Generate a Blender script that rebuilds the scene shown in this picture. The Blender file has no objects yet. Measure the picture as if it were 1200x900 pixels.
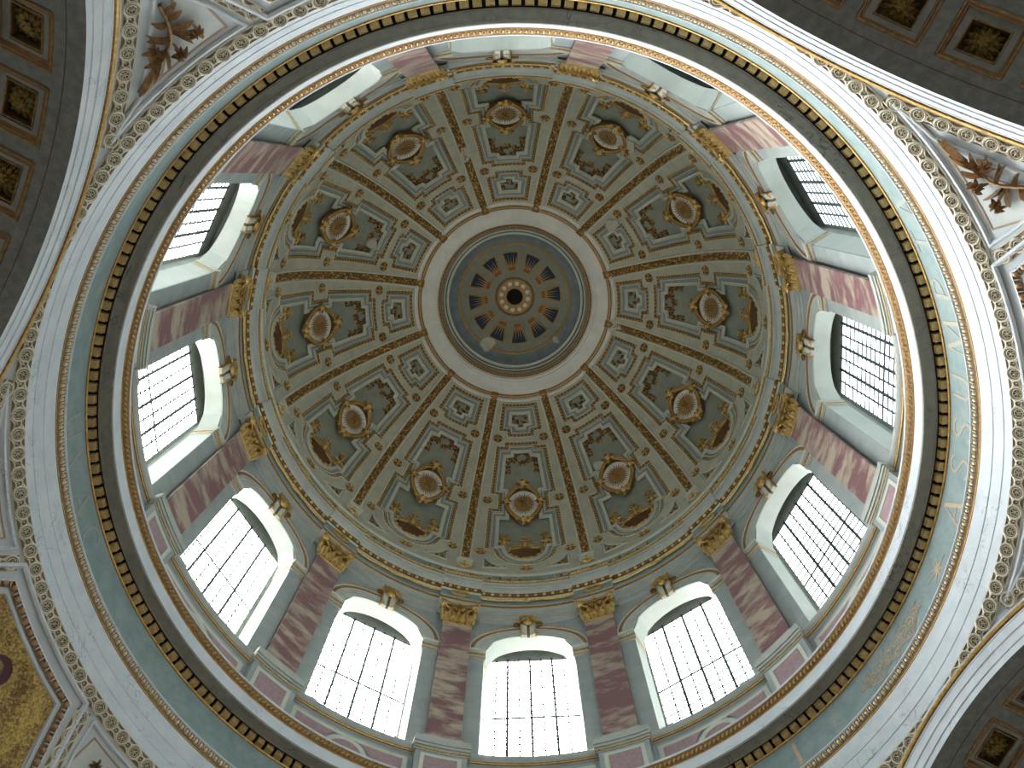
import bpy, math, random
import numpy as np
from mathutils import Matrix, Vector
random.seed(7)
RG = np.random.RandomState(7)
SC = bpy.context.scene
COL = SC.collection
PI = math.pi
R_ = math.radians
EYE = 1.6                      # height of the camera above the church floor; all heights below are counted from it

# ------------------------------------------------------------------ camera
cd = bpy.data.cameras.new('camera')
cam = bpy.data.objects.new('camera', cd)
COL.objects.link(cam)
cd.sensor_fit = 'HORIZONTAL'
cd.sensor_width = 36.0
cd.lens = 1150.0 / 1200.0 * 36.0
cd.clip_end = 500
ROW = [[0.9989412608810432, 0.04600229520079113, 0.0003822900090646813],
       [-0.0449519074097028, 0.9778315916782516, -0.20451089050758717],
       [-0.00978178560495311, 0.20427718216246296, 0.9788642140348899]]
right, down, fwd = (Vector(r) for r in ROW)
cam.matrix_world = Matrix(((right.x, -down.x, -fwd.x, 0.2737), (right.y, -down.y, -fwd.y, -10.5119),
                           (right.z, -down.z, -fwd.z, 0.0), (0, 0, 0, 1)))
SC.camera = cam

# ------------------------------------------------------------------ world, light, exposure
SC.view_settings.view_transform = 'Standard'
SC.view_settings.look = 'None'
SC.view_settings.gamma = 1
SC.view_settings.use_curve_mapping = False
SC.view_settings.exposure = 1.4
SC.cycles.use_denoising = True
SC.cycles.max_bounces = 9
SC.cycles.diffuse_bounces = 6
SC.cycles.glossy_bounces = 3
SC.cycles.transparent_max_bounces = 12
SC.cycles.caustics_reflective = False
SC.cycles.caustics_refractive = False
SKY = 20.0
SUN_AZ = 132.0
w = bpy.data.worlds.new('world')
SC.world = w
w.use_nodes = True
nt = w.node_tree
nt.nodes.clear()
out = nt.nodes.new('ShaderNodeOutputWorld')
bg = nt.nodes.new('ShaderNodeBackground')
tc = nt.nodes.new('ShaderNodeTexCoord')
# bright hazy sky: whiter and stronger towards the sun's side, with soft cloud
dp = nt.nodes.new('ShaderNodeVectorMath'); dp.operation = 'DOT_PRODUCT'
e_ = R_(36)
dp.inputs[1].default_value = (math.cos(R_(SUN_AZ)) * math.cos(e_), math.sin(R_(SUN_AZ)) * math.cos(e_), math.sin(e_))
nt.links.new(tc.outputs['Generated'], dp.inputs[0])
mr = nt.nodes.new('ShaderNodeMapRange')
mr.inputs['From Min'].default_value = -0.2; mr.inputs['From Max'].default_value = 1.0
mr.inputs['To Min'].default_value = 0.0; mr.inputs['To Max'].default_value = 1.0
nt.links.new(dp.outputs['Value'], mr.inputs['Value'])
rmp = nt.nodes.new('ShaderNodeValToRGB')
STOPS = [(0.0, (.034, .044, .048)), (.42, (.036, .046, .050)), (.58, (.085, .095, .098)), (.70, (.19, .20, .204)), (.84, (.56, .58, .59)), (1.0, (1.20, 1.23, 1.25))]
for i_, (p_, c_) in enumerate(STOPS):
    el = rmp.color_ramp.elements[0] if i_ == 0 else (rmp.color_ramp.elements[-1] if i_ == len(STOPS) - 1 else rmp.color_ramp.elements.new(p_))
    el.position = p_; el.color = (*c_, 1)
nt.links.new(mr.outputs['Result'], rmp.inputs['Fac'])
nz = nt.nodes.new('ShaderNodeTexNoise'); nz.inputs['Scale'].default_value = 3.5; nz.inputs['Detail'].default_value = 5
nt.links.new(tc.outputs['Generated'], nz.inputs['Vector'])
cr = nt.nodes.new('ShaderNodeValToRGB')
cr.color_ramp.elements[0].position = 0.42; cr.color_ramp.elements[0].color = (0, 0, 0, 1)
cr.color_ramp.elements[1].position = 0.62; cr.color_ramp.elements[1].color = (1, 1, 1, 1)
nt.links.new(nz.outputs['Fac'], cr.inputs['Fac'])
mx = nt.nodes.new('ShaderNodeMix'); mx.data_type = 'RGBA'
mf = nt.nodes.new('ShaderNodeMath'); mf.operation = 'MULTIPLY'; mf.inputs[1].default_value = 1.0
nt.links.new(cr.outputs['Color'], mf.inputs[0])
nt.links.new(mf.outputs['Value'], mx.inputs['Factor'])
nt.links.new(rmp.outputs['Color'], mx.inputs[6])
mx.blend_type = 'MULTIPLY'; mx.inputs[7].default_value = (1.5, 1.45, 1.42, 1)
nt.links.new(mx.outputs[2], bg.inputs['Color'])
bg.inputs['Strength'].default_value = SKY
nt.links.new(bg.outputs['Background'], out.inputs['Surface'])
for k in range(12):                                   # light portals in the twelve windows
    ld = bpy.data.lights.new('window_portal', 'AREA')
    ld.shape = 'RECTANGLE'; ld.size = 5.5; ld.size_y = 13.0
    ld.cycles.is_portal = True; ld.energy = 10
    lo = bpy.data.objects.new('window_portal', ld)
    COL.objects.link(lo)
    a = R_(30 * k)
    lo.location = (19.3 * math.cos(a), 19.3 * math.sin(a), 50.2)
    lo.rotation_euler = (R_(90), 0, a + R_(90))

# ------------------------------------------------------------------ materials
MATS = {}


def mat(name, c1, c2=None, scale=2.0, rough=0.6, metal=0.0, bump=0.0, bscale=20.0, vein=None, vscale=0.8, emit=None, stripe=None,
        lo=0.35, hi=0.65, spec=0.4):
    m = bpy.data.materials.new(name)
    m.use_nodes = True
    t = m.node_tree
    b = t.nodes['Principled BSDF']
    b.inputs['Roughness'].default_value = rough
    b.inputs['Metallic'].default_value = metal
    b.inputs['Specular IOR Level'].default_value = spec
    g = t.nodes.new('ShaderNodeNewGeometry')
    col = None
    if c2 is None:
        b.inputs['Base Color'].default_value = (*c1, 1)
    else:
        n = t.nodes.new('ShaderNodeTexNoise')
        n.inputs['Scale'].default_value = scale
        n.inputs['Detail'].default_value = 6
        n.inputs['Roughness'].default_value = 0.6
        src = g.outputs['Position']
        if stripe:
            tcn = t.nodes.new('ShaderNodeTexCoord')
            mp = t.nodes.new('ShaderNodeMapping')
            mp.inputs['Rotation'].default_value = (R_(stripe[0]), 0, 0)
            mp.inputs['Scale'].default_value = stripe[1]
            oi = t.nodes.new('ShaderNodeObjectInfo')
            ad = t.nodes.new('ShaderNodeVectorMath'); ad.operation = 'ADD'
            sc = t.nodes.new('ShaderNodeMath'); sc.operation = 'MULTIPLY'; sc.inputs[1].default_value = 60
            t.links.new(oi.outputs['Random'], sc.inputs[0])
            t.links.new(tcn.outputs['Object'], mp.inputs['Vector'])
            t.links.new(mp.outputs['Vector'], ad.inputs[0])
            t.links.new(sc.outputs['Value'], ad.inputs[1])
            src = ad.outputs['Vector']
        t.links.new(src, n.inputs['Vector'])
        r = t.nodes.new('ShaderNodeValToRGB')
        r.color_ramp.elements[0].position = lo
        r.color_ramp.elements[1].position = hi
        r.color_ramp.elements[0].color = (*c1, 1)
        r.color_ramp.elements[1].color = (*c2, 1)
        t.links.new(n.outputs['Fac'], r.inputs['Fac'])
        col = r.outputs['Color']
        if vein:
            n2 = t.nodes.new('ShaderNodeTexNoise')
            n2.inputs['Scale'].default_value = vscale
            n2.inputs['Detail'].default_value = 9
            n2.inputs['Distortion'].default_value = 1.2
            t.links.new(src, n2.inputs['Vector'])
            r2 = t.nodes.new('ShaderNodeValToRGB')
            r2.color_ramp.elements[0].position = 0.485
            r2.color_ramp.elements[0].color = (0, 0, 0, 1)
            r2.color_ramp.elements[1].position = 0.515
            r2.color_ramp.elements[1].color = (0, 0, 0, 1)
            e = r2.color_ramp.elements.new(0.5); e.color = (1, 1, 1, 1)
            t.links.new(n2.outputs['Fac'], r2.inputs['Fac'])
            n3 = t.nodes.new('ShaderNodeTexNoise'); n3.inputs['Scale'].default_value = 0.5
            t.links.new(src, n3.inputs['Vector'])
            r3 = t.nodes.new('ShaderNodeMapRange'); r3.inputs['From Min'].default_value = 0.5; r3.inputs['From Max'].default_value = 0.62
            t.links.new(n3.outputs['Fac'], r3.inputs['Value'])
            mm = t.nodes.new('ShaderNodeMath'); mm.operation = 'MULTIPLY'
            t.links.new(r2.outputs['Color'], mm.inputs[0]); t.links.new(r3.outputs['Result'], mm.inputs[1])
            mxn = t.nodes.new('ShaderNodeMix'); mxn.data_type = 'RGBA'
            t.links.new(mm.outputs['Value'], mxn.inputs['Factor'])
            t.links.new(col, mxn.inputs[6]); mxn.inputs[7].default_value = (*vein, 1)
            col = mxn.outputs[2]
        t.links.new(col, b.inputs['Base Color'])
    if bump:
        nb = t.nodes.new('ShaderNodeTexNoise'); nb.inputs['Scale'].default_value = bscale; nb.inputs['Detail'].default_value = 4
        t.links.new(g.outputs['Position'], nb.inputs['Vector'])
        bp = t.nodes.new('ShaderNodeBump'); bp.inputs['Strength'].default_value = bump; bp.inputs['Distance'].default_value = 0.1
        t.links.new(nb.outputs['Fac'], bp.inputs['Height'])
        t.links.new(bp.outputs['Normal'], b.inputs['Normal'])
    MATS[name] = m
    return m


mat('white_marble', (0.65, 0.68, 0.705), (0.55, 0.585, 0.62), 1.2, 0.45, vein=(0.33, 0.33, 0.36), vscale=1.3)
mat('blue_frieze', (0.20, 0.265, 0.26), (0.27, 0.335, 0.32), 1.6, 0.5, vein=(0.36, 0.33, 0.28), vscale=0.5)
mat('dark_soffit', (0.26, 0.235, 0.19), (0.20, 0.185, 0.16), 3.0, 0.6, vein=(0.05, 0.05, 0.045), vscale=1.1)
mat('deep_shade', (0.02, 0.018, 0.016), rough=1.0, spec=0.0)  # near-black: shade of narrow gaps and the hub hole put into the colour
mat('grey_marble', (0.37, 0.395, 0.375), (0.29, 0.32, 0.31), 0.9, 0.55)
mat('grey_stone', (0.46, 0.46, 0.41), (0.38, 0.39, 0.355), 1.4, 0.6)
mat('reveal_white', (0.60, 0.60, 0.54), (0.54, 0.55, 0.51), 1.0, 0.7)
mat('reveal_grey', (0.40, 0.41, 0.37), (0.31, 0.33, 0.30), 2.0, 0.8)
mat('pink_marble', (0.33, 0.21, 0.225), (0.42, 0.29, 0.30), 5.0, 0.45)
mat('pink_breccia', (0.215, 0.11, 0.115), (0.42, 0.345, 0.265), 1.15, 0.4, stripe=(28, (0.6, 0.42, 1.0)), lo=0.46, hi=0.60, bump=0.0)
mat('gold', (0.72, 0.46, 0.14), (0.42, 0.24, 0.07), 6.0, 0.38, 0.55)
mat('gold_bright', (0.85, 0.60, 0.24), (0.60, 0.38, 0.13), 6.0, 0.35, 0.55)
mat('gold_dark', (0.34, 0.17, 0.045), (0.13, 0.065, 0.02), 9.0, 0.5, 0.3)
mat('gold_red', (0.33, 0.15, 0.06), (0.17, 0.075, 0.035), 14.0, 0.5, 0.2)
mat('gold_ochre', (0.62, 0.43, 0.18), (0.48, 0.32, 0.13), 8.0, 0.5, 0.25)
mat('gilt_pale', (0.72, 0.67, 0.54), (0.58, 0.52, 0.39), 12.0, 0.5, 0.1)
mat('gilt_ground', (0.20, 0.13, 0.09), (0.30, 0.21, 0.13), 24.0, 0.7, bump=0.6, bscale=14)
mat('dome_cream', (0.51, 0.49, 0.375), (0.41, 0.40, 0.32), 1.1, 0.75, bump=0.15)
mat('dome_pale', (0.60, 0.60, 0.50), (0.52, 0.53, 0.45), 2.0, 0.7)
mat('dome_band', (0.29, 0.31, 0.28), (0.24, 0.265, 0.25), 2.0, 0.7)
mat('dome_recess', (0.25, 0.26, 0.21), (0.30, 0.31, 0.25), 1.6, 0.8)
mat('oculus_white', (0.74, 0.72, 0.67), (0.64, 0.63, 0.59), 0.8, 0.7)
mat('oculus_blue', (0.24, 0.29, 0.31), (0.18, 0.22, 0.24), 1.2, 0.75)
mat('night_blue', (0.012, 0.03, 0.06))
mat('old_gold', (0.50, 0.30, 0.11), (0.36, 0.20, 0.07), 5.0, 0.5, 0.2)
mat('panel_grey', (0.55, 0.59, 0.61), (0.47, 0.51, 0.53), 1.0, 0.6)
mat('panel_field', (0.56, 0.58, 0.55), (0.48, 0.51, 0.49), 1.4, 0.6)
mat('brown_line', (0.35, 0.23, 0.14))
mat('bronze_gold', (0.42, 0.26, 0.13), (0.24, 0.14, 0.07), 8.0, 0.3, 0.6)
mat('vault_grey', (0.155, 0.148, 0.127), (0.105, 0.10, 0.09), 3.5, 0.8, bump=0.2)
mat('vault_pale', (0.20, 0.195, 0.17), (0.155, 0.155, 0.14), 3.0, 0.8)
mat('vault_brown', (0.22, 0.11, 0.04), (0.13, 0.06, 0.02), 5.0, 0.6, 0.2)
mat('vault_dark', (0.055, 0.03, 0.012))  # dark brown, with the deep shade of the coffers mixed into the colour
mat('cap_green', (0.29, 0.30, 0.24), (0.24, 0.255, 0.21), 1.5, 0.8)
mat('shield_brown', (0.16, 0.075, 0.03), (0.08, 0.035, 0.015), 9.0, 0.7, 0.0, bump=0.8, bscale=9)
mat('vault_frame', (0.26, 0.145, 0.05), (0.13, 0.07, 0.025), 7.0, 0.6, 0.15)
mat('vault_gold', (0.28, 0.19, 0.045), (0.12, 0.075, 0.018), 9.0, 0.42, 0.4)
mat('iron', (0.05, 0.06, 0.06), rough=0.5)
mat('floor_stone', (0.54, 0.49, 0.42), (0.46, 0.42, 0.35), 0.6, 0.5)
mat('plain_wall', (0.42, 0.40, 0.36), (0.36, 0.34, 0.31), 0.5, 0.7)
mat('plaster_patch', (0.58, 0.55, 0.46), (0.46, 0.44, 0.37), 6.0, 0.9)
mat('egg_brown', (0.52, 0.30, 0.15), (0.38, 0.20, 0.10), 6.0, 0.4, 0.2)
mat('garland_red', (0.24, 0.10, 0.06), (0.15, 0.06, 0.035), 6.0, 0.6, 0.1)
mat('sun_gold', (0.38, 0.22, 0.08), (0.27, 0.15, 0.05), 6.0, 0.6, 0.1)
mat('letter_gold', (0.55, 0.40, 0.25), (0.42, 0.32, 0.22), 5.0, 0.6, 0.1)
mat('letter_mid', (0.46, 0.37, 0.27), (0.33, 0.33, 0.28), 5.0, 0.6, lo=0.3, hi=0.7)
mat('egg_gold', (0.80, 0.66, 0.42), (0.60, 0.44, 0.22), 8.0, 0.4, 0.25)
mat('letter_worn', (0.36, 0.34, 0.29), (0.29, 0.32, 0.30), 5.0, 0.6)
mat('maroon', (0.085, 0.02, 0.025), (0.05, 0.015, 0.02), 20.0, 0.5)
mat('mosaic_brown', (0.23, 0.14, 0.10), (0.12, 0.07, 0.06), 14.0, 0.5)
mat('mosaic_grey', (0.20, 0.23, 0.21), (0.12, 0.14, 0.13), 14.0, 0.5)


def mosaic_mat():
    m = bpy.data.materials.new('mosaic_gold'); m.use_nodes = True
    t = m.node_tree; b = t.nodes['Principled BSDF']
    b.inputs['Roughness'].default_value = 0.35; b.inputs['Metallic'].default_value = 0.45
    g = t.nodes.new('ShaderNodeNewGeometry')
    v = t.nodes.new('ShaderNodeTexVoronoi'); v.inputs['Scale'].default_value = 14
    v2 = t.nodes.new('ShaderNodeTexVoronoi'); v2.inputs['Scale'].default_value = 14; v2.feature = 'DISTANCE_TO_EDGE'
    t.links.new(g.outputs['Position'], v.inputs['Vector']); t.links.new(g.outputs['Position'], v2.inputs['Vector'])
    n = t.nodes.new('ShaderNodeTexNoise'); n.inputs['Scale'].default_value = 1.1; n.inputs['Detail'].default_value = 3
    t.links.new(g.outputs['Position'], n.inputs['Vector'])
    s = t.nodes.new('ShaderNodeSeparateColor'); t.links.new(v.outputs['Color'], s.inputs[0])
    ad = t.nodes.new('ShaderNodeMath'); ad.operation = 'ADD'
    ml = t.nodes.new('ShaderNodeMath'); ml.operation = 'MULTIPLY'; ml.inputs[1].default_value = 0.45
    t.links.new(s.outputs[0], ml.inputs[0]); t.links.new(ml.outputs[0], ad.inputs[0])
    t.links.new(n.outputs['Fac'], ad.inputs[1])
    r = t.nodes.new('ShaderNodeValToRGB')
    r.color_ramp.elements[0].position = 0.45; r.color_ramp.elements[0].color = (0.16, 0.085, 0.03, 1)
    r.color_ramp.elements[1].position = 1.0; r.color_ramp.elements[1].color = (0.62, 0.42, 0.12, 1)
    t.links.new(ad.outputs[0], r.inputs['Fac'])
    r2 = t.nodes.new('ShaderNodeMapRange'); r2.inputs['From Max'].default_value = 0.06; r2.inputs['To Min'].default_value = 0.35
    t.links.new(v2.outputs['Distance'], r2.inputs['Value'])
    m2 = t.nodes.new('ShaderNodeMix'); m2.data_type = 'RGBA'; m2.blend_type = 'MULTIPLY'; m2.inputs[0].default_value = 1
    t.links.new(r.outputs['Color'], m2.inputs[6]); t.links.new(r2.outputs['Result'], m2.inputs[7])
    t.links.new(m2.outputs[2], b.inputs['Base Color'])
    MATS['mosaic_gold'] = m


mosaic_mat()


def glass_mat():
    m = bpy.data.materials.new('window_glass'); m.use_nodes = True
    t = m.node_tree; t.nodes.clear()
    o = t.nodes.new('ShaderNodeOutputMaterial')
    tr = t.nodes.new('ShaderNodeBsdfTransparent'); tr.inputs['Color'].default_value = (0.93, 0.97, 0.97, 1)
    gl = t.nodes.new('ShaderNodeBsdfGlossy'); gl.inputs['Roughness'].default_value = 0.1
    ms = t.nodes.new('ShaderNodeMixShader'); ms.inputs[0].default_value = 0.05
    t.links.new(tr.outputs[0], ms.inputs[1]); t.links.new(gl.outputs[0], ms.inputs[2])
    t.links.new(ms.outputs[0], o.inputs['Surface'])
    MATS['window_glass'] = m


glass_mat()


# ------------------------------------------------------------------ mesh builder
class MB:
    def __init__(s):
        s.v = []; s.f = []; s.m = []; s.n = 0; s.slots = []

    def slot(s, name):
        if name not in s.slots: s.slots.append(name)
        return s.slots.index(name)

    def add(s, V, F, m):
        k = s.slot(m)
        s.v.append(np.asarray(V, float).reshape(-1, 3))
        n = s.n
        for f in F: s.f.append([i + n for i in f])
        s.m += [k] * len(F)
        s.n += len(s.v[-1])

    def grid(s, G, m, ci=False, cj=False, fm=None):
        """G: ni x nj x 3 points"""
        ni, nj = G.shape[:2]
        I = np.arange(ni if ci else ni - 1); J = np.arange(nj if cj else nj - 1)
        a = (I[:, None] * nj + J[None]).ravel()
        b = (((I + 1) % ni)[:, None] * nj + J[None]).ravel()
        c = (((I + 1) % ni)[:, None] * nj + ((J + 1) % nj)[None]).ravel()
        d = (I[:, None] * nj + ((J + 1) % nj)[None]).ravel()
        F = np.stack([a, b, c, d], 1) + s.n
        s.v.append(G.reshape(-1, 3)); s.n += ni * nj
        s.f += F.tolist()
        if fm is None: s.m += [s.slot(m)] * len(F)
        else:
            ks = [s.slot(x) for x in m]
            s.m += [ks[i] for i in np.asarray(fm).ravel()]

    def build(s, name, parent=None, chart=None, org=(0, 0, 0), smooth=False):
        V = np.concatenate(s.v) if s.v else np.zeros((0, 3))
        if chart is not None: V = chart(V[:, 0], V[:, 1], V[:, 2])
        V = V - np.asarray(org, float)
        me = bpy.data.meshes.new(name)
        me.from_pydata(V.tolist(), [], s.f)
        for x in s.slots: me.materials.append(MATS[x])
        me.polygons.foreach_set('material_index', s.m)
        if smooth: me.polygons.foreach_set('use_smooth', [True] * len(me.polygons))
        me.update()
        o = bpy.data.objects.new(name, me)
        COL.objects.link(o)
        if parent is not None: o.parent = parent
        return o


def inst(name, mesh, parent, M):
    o = bpy.data.objects.new(name, mesh)
    COL.objects.link(o)
    o.parent = parent
    o.matrix_local = M
    return o


def tag(o, label=None, cat=None, group=None, kind=None):
    if label: o['label'] = label
    if cat: o['category'] = cat
    if group: o['group'] = group
    if kind: o['kind'] = kind
    return o


def empty(name, loc=(0, 0, 0), rz=0):
    o = bpy.data.objects.new(name, None)
    o.empty_display_size = 0.3
    COL.objects.link(o)
    o.location = loc
    o.rotation_euler = (0, 0, rz)
    return o


def copy_tree(o, parent=None):
    c = o.copy()
    COL.objects.link(c)
    c.parent = parent
    for ch in list(o.children):
        copy_tree(ch, c)
    return c


def polar(r, phi, z):
    return (r * math.cos(R_(phi)), r * math.sin(R_(phi)), z)


def spin(proto, r, z, phis, fn):
    """proto is built at azimuth 0 with its origin at (r,0,z); put it at each azimuth and tag with fn(phi)"""
    for i, phi in enumerate(phis):
        o = proto if i == 0 else copy_tree(proto)
        o.location = polar(r, phi, z)
        o.rotation_euler = (0, 0, R_(phi))
        fn(o, phi)


NUM = ['twelve', 'one', 'two', 'three', 'four', 'five', 'six', 'seven', 'eight', 'nine', 'ten', 'eleven']


def hour(phi): return NUM[int(round((phi - 270) / 30.0)) % 12] + " o'clock"


def between(phi):
    h = int(round((phi - 15 - 270) / 30.0)) % 12
    return '%s and %s' % (NUM[h], NUM[(h + 1) % 12] + " o'clock")


WIN = [30 * k for k in (3, 4, 5, 6, 7, 8, 9, 10, 11, 0, 1, 2)]
PIL = [15 + p for p in WIN]


# ------------------------------------------------------------------ charts: (x across, y up, h out of the surface towards the inside)
def prof_chart(rr, zz, sgn=1.0):
    """surface of revolution from a meridian; y = arc length along it"""
    rr = np.asarray(rr, float); zz = np.asarray(zz, float)
    ss = np.concatenate([[0], np.cumsum(np.hypot(np.diff(rr), np.diff(zz)))])
    tr = np.gradient(rr, ss); tz = np.gradient(zz, ss)

    def ch(x, y, h):
        r = np.interp(y, ss, rr); z = np.interp(y, ss, zz)
        a = np.interp(y, ss, tr); b = np.interp(y, ss, tz)
        az = x / np.maximum(r, 0.5)
        R = r - sgn * b * h; Z = z + sgn * a * h
        return np.stack([R * np.cos(az), R * np.sin(az), Z], -1)
    ch.r = lambda y: np.interp(y, ss, rr)
    ch.z = lambda y: np.interp(y, ss, zz)
    ch.len = ss[-1]
    return ch


def cyl_chart(R0):
    def ch(x, y, h):
        az = x / R0
        return np.stack([(R0 - h) * np.cos(az), (R0 - h) * np.sin(az), y + 0 * x], -1)
    return ch


tt = np.linspace(0, math.acos(7.6 / 17.4), 700)
DOME = prof_chart(17.4 * np.cos(tt), 66 + 20.6 * np.sin(tt))
ZC = 19.6; RHO = math.hypot(16.95, 12.75)
th0 = math.asin(12.78 / RHO)
pt = np.linspace(th0, 0.02, 300)
PEND = prof_chart(RHO * np.cos(pt), ZC + RHO * np.sin(pt), -1.0)     # y grows downwards


def pend_xy(dl, z):
    th = math.asin((z - ZC) / RHO)
    y = (th0 - th) * RHO
    return (R_(dl) * RHO * math.cos(th), y)


def rot_chart(ch, phi):
    c, s = math.cos(R_(phi)), math.sin(R_(phi))

    def f(x, y, h):
        P = ch(x, y, h)
        return np.stack([P[..., 0] * c - P[..., 1] * s, P[..., 0] * s + P[..., 1] * c, P[..., 2]], -1)
    return f


def frame_at(ch, x, y, h=0.0, spinang=0.0, scale=1.0):
    """right-handed rigid frame on a chart: local z points into the room"""
    e = 0.01
    f = lambda a, b, c: ch(np.array([a]), np.array([b]), np.array([c]))[0]
    p = Vector(f(x, y, h)); ex = (Vector(f(x + e, y, h)) - p).normalized(); n = (Vector(f(x, y, h + e)) - p).normalized()
    ey = n.cross(ex).normalized()
    ex = ey.cross(n)
    c, s = math.cos(spinang), math.sin(spinang)
    a = ex * c + ey * s; b = ey * c - ex * s
    return Matrix(((a.x * scale, b.x * scale, n.x * scale, p.x), (a.y * scale, b.y * scale, n.y * scale, p.y),
                   (a.z * scale, b.z * scale, n.z * scale, p.z), (0, 0, 0, 1)))


# ------------------------------------------------------------------ shape helpers in chart space
def densify(P, seg, closed):
    P = [np.asarray(p, float) for p in P]
    n = len(P); out_ = []; cor = []
    for i in range(n if closed else n - 1):
        a = P[i]; b = P[(i + 1) % n]
        k = max(1, int(np.linalg.norm(b - a) / seg))
        for j in range(k):
            out_.append(a + (b - a) * j / k)
    if not closed: out_.append(P[-1])
    return np.array(out_)


def offs(P, closed):
    """miter directions to the left of a 2D path"""
    n = len(P)
    nx = np.roll(P, -1, 0) - P; pv = P - np.roll(P, 1, 0)
    if not closed: nx[-1] = pv[-1]; pv[0] = nx[0]
    a = pv / np.maximum(np.linalg.norm(pv, axis=1), 1e-9)[:, None]; b = nx / np.maximum(np.linalg.norm(nx, axis=1), 1e-9)[:, None]
    na = np.stack([-a[:, 1], a[:, 0]], 1); nb = np.stack([-b[:, 1], b[:, 0]], 1)
    m = na + nb; L = np.linalg.norm(m, axis=1)[:, None]; m = m / np.maximum(L, 1e-6)
    c = np.maximum((m * na).sum(1), 0.4)[:, None]
    return m / c


def sweep(mb, path, prof, m, closed=False, seg=0.5):
    P = densify(path, seg, closed); M = offs(P, closed)
    pr = np.array(prof, float)
    G = np.empty((len(P), len(pr), 3))
    G[:, :, 0] = P[:, None, 0] + M[:, None, 0] * pr[None, :, 0]
    G[:, :, 1] = P[:, None, 1] + M[:, None, 1] * pr[None, :, 0]
    G[:, :, 2] = pr[None, :, 1]
    if isinstance(m, str): mb.grid(G, m, ci=closed)
    else:
        nr = len(P) if closed else len(P) - 1
        mb.grid(G, list(m), ci=closed, fm=np.tile(np.arange(len(pr) - 1), nr))


def bead(w, h, h0=0.0, n=4):
    """half round profile"""
    return [(-w / 2 * math.cos(PI * i / n), h0 + h * math.sin(PI * i / n)) for i in range(n + 1)]


def blob(mb, x, y, h, rx, ry, rh, m, rot=0.0, nu=6, nv=2):
    c, s = math.cos(rot), math.sin(rot)
    V = []; F = []
    for j in range(nv):
        t = PI / 2 * j / nv
        for i in range(nu):
            a = 2 * PI * i / nu
            px = rx * math.cos(t) * math.cos(a); py = ry * math.cos(t) * math.sin(a)
            V.append((x + px * c - py * s, y + px * s + py * c, h + rh * math.sin(t)))
    V.append((x, y, h + rh)); top = len(V) - 1
    for j in range(nv - 1):
        for i in range(nu):
            F.append((j * nu + i, j * nu + (i + 1) % nu, (j + 1) * nu + (i + 1) % nu, (j + 1) * nu + i))
    b = (nv - 1) * nu
    for i in range(nu): F.append((b + i, b + (i + 1) % nu, top))
    mb.add(V, F, m)


def leaf(mb, x, y, ang, L, W, m, h0=0.02, hh=0.12, bend=0.0, n=5):
    """a folded pointed leaf with a raised midrib, curving sideways by bend"""
    V = []; F = []
    px, py, a = x, y, ang
    for i in range(n + 1):
        t = i / n
        wv = W * 0.5 * math.sin(PI * min(1, t * 0.92 + 0.08)) ** 0.8 if i < n else 0.0
        hz = h0 + hh * math.sin(PI * (0.15 + 0.75 * t))
        nx_, ny_ = -math.sin(a), math.cos(a)
        V += [(px + nx_ * wv, py + ny_ * wv, h0 + hz * 0.3), (px, py, hz + 0.03), (px - nx_ * wv, py - ny_ * wv, h0 + hz * 0.3)]
        px += math.cos(a) * L / n; py += math.sin(a) * L / n; a += bend / n
    for i in range(n):
        k = i * 3
        F += [(k, k + 1, k + 4, k + 3), (k + 1, k + 2, k + 5, k + 4)]
    mb.add(V, F, m)


def tube(mb, pts, rad, m, ns=6, closed=False):
    """round rod through chart-space 3D points"""
    P = np.array(pts, float); n = len(P)
    rad = np.full(n, rad) if np.isscalar(rad) else np.array(rad, float)
    T = np.roll(P, -1, 0) - np.roll(P, 1, 0)
    if not closed: T[0] = P[1] - P[0]; T[-1] = P[-1] - P[-2]
    T /= np.maximum(np.linalg.norm(T, axis=1), 1e-9)[:, None]
    up = np.array([0, 0, 1.0])
    A = np.cross(T, up); L = np.linalg.norm(A, axis=1)
    A[L < 1e-3] = (1, 0, 0); A /= np.maximum(np.linalg.norm(A, axis=1), 1e-9)[:, None]
    B = np.cross(T, A)
    G = np.empty((n, ns, 3))
    for j in range(ns):
        a = 2 * PI * j / ns
        G[:, j] = P + (A * math.cos(a) + B * math.sin(a)) * rad[:, None]
    mb.grid(G, m, ci=closed, cj=True)


def circ(cx, cy, rx, ry, h, n=24, a0=0.0, a1=2 * PI):
    return [(cx + rx * math.cos(a0 + (a1 - a0) * i / n), cy + ry * math.sin(a0 + (a1 - a0) * i / n), h) for i in range(n)]


def scroll(mb, x, y, R, turns, m, rad=0.05, h=0.1, flip=1, a0=0.0):
    n = int(14 * turns)
    pts = []
    for i in range(n + 1):
        t = i / n; a = a0 + flip * 2 * PI * turns * t; r = R * (1 - 0.85 * t)
        pts.append((x + r * math.cos(a), y + r * math.sin(a), h + 0.05 * t))
    tube(mb, pts, [rad * (1 - 0.4 * i / n) for i in range(n + 1)], m, 5)
    blob(mb, x, y, h, rad * 1.6, rad * 1.6, rad * 1.6, m)


def poly(mb, P, h, m, thick=0.0):
    V = [(p[0], p[1], h) for p in P]; n = len(V)
    F = [tuple(range(n))]
    if thick:
        V += [(p[0], p[1], h - thick) for p in P]
        F += [(i, (i + 1) % n, n + (i + 1) % n, n + i) for i in range(n)]
    mb.add(V, F, m)


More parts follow.
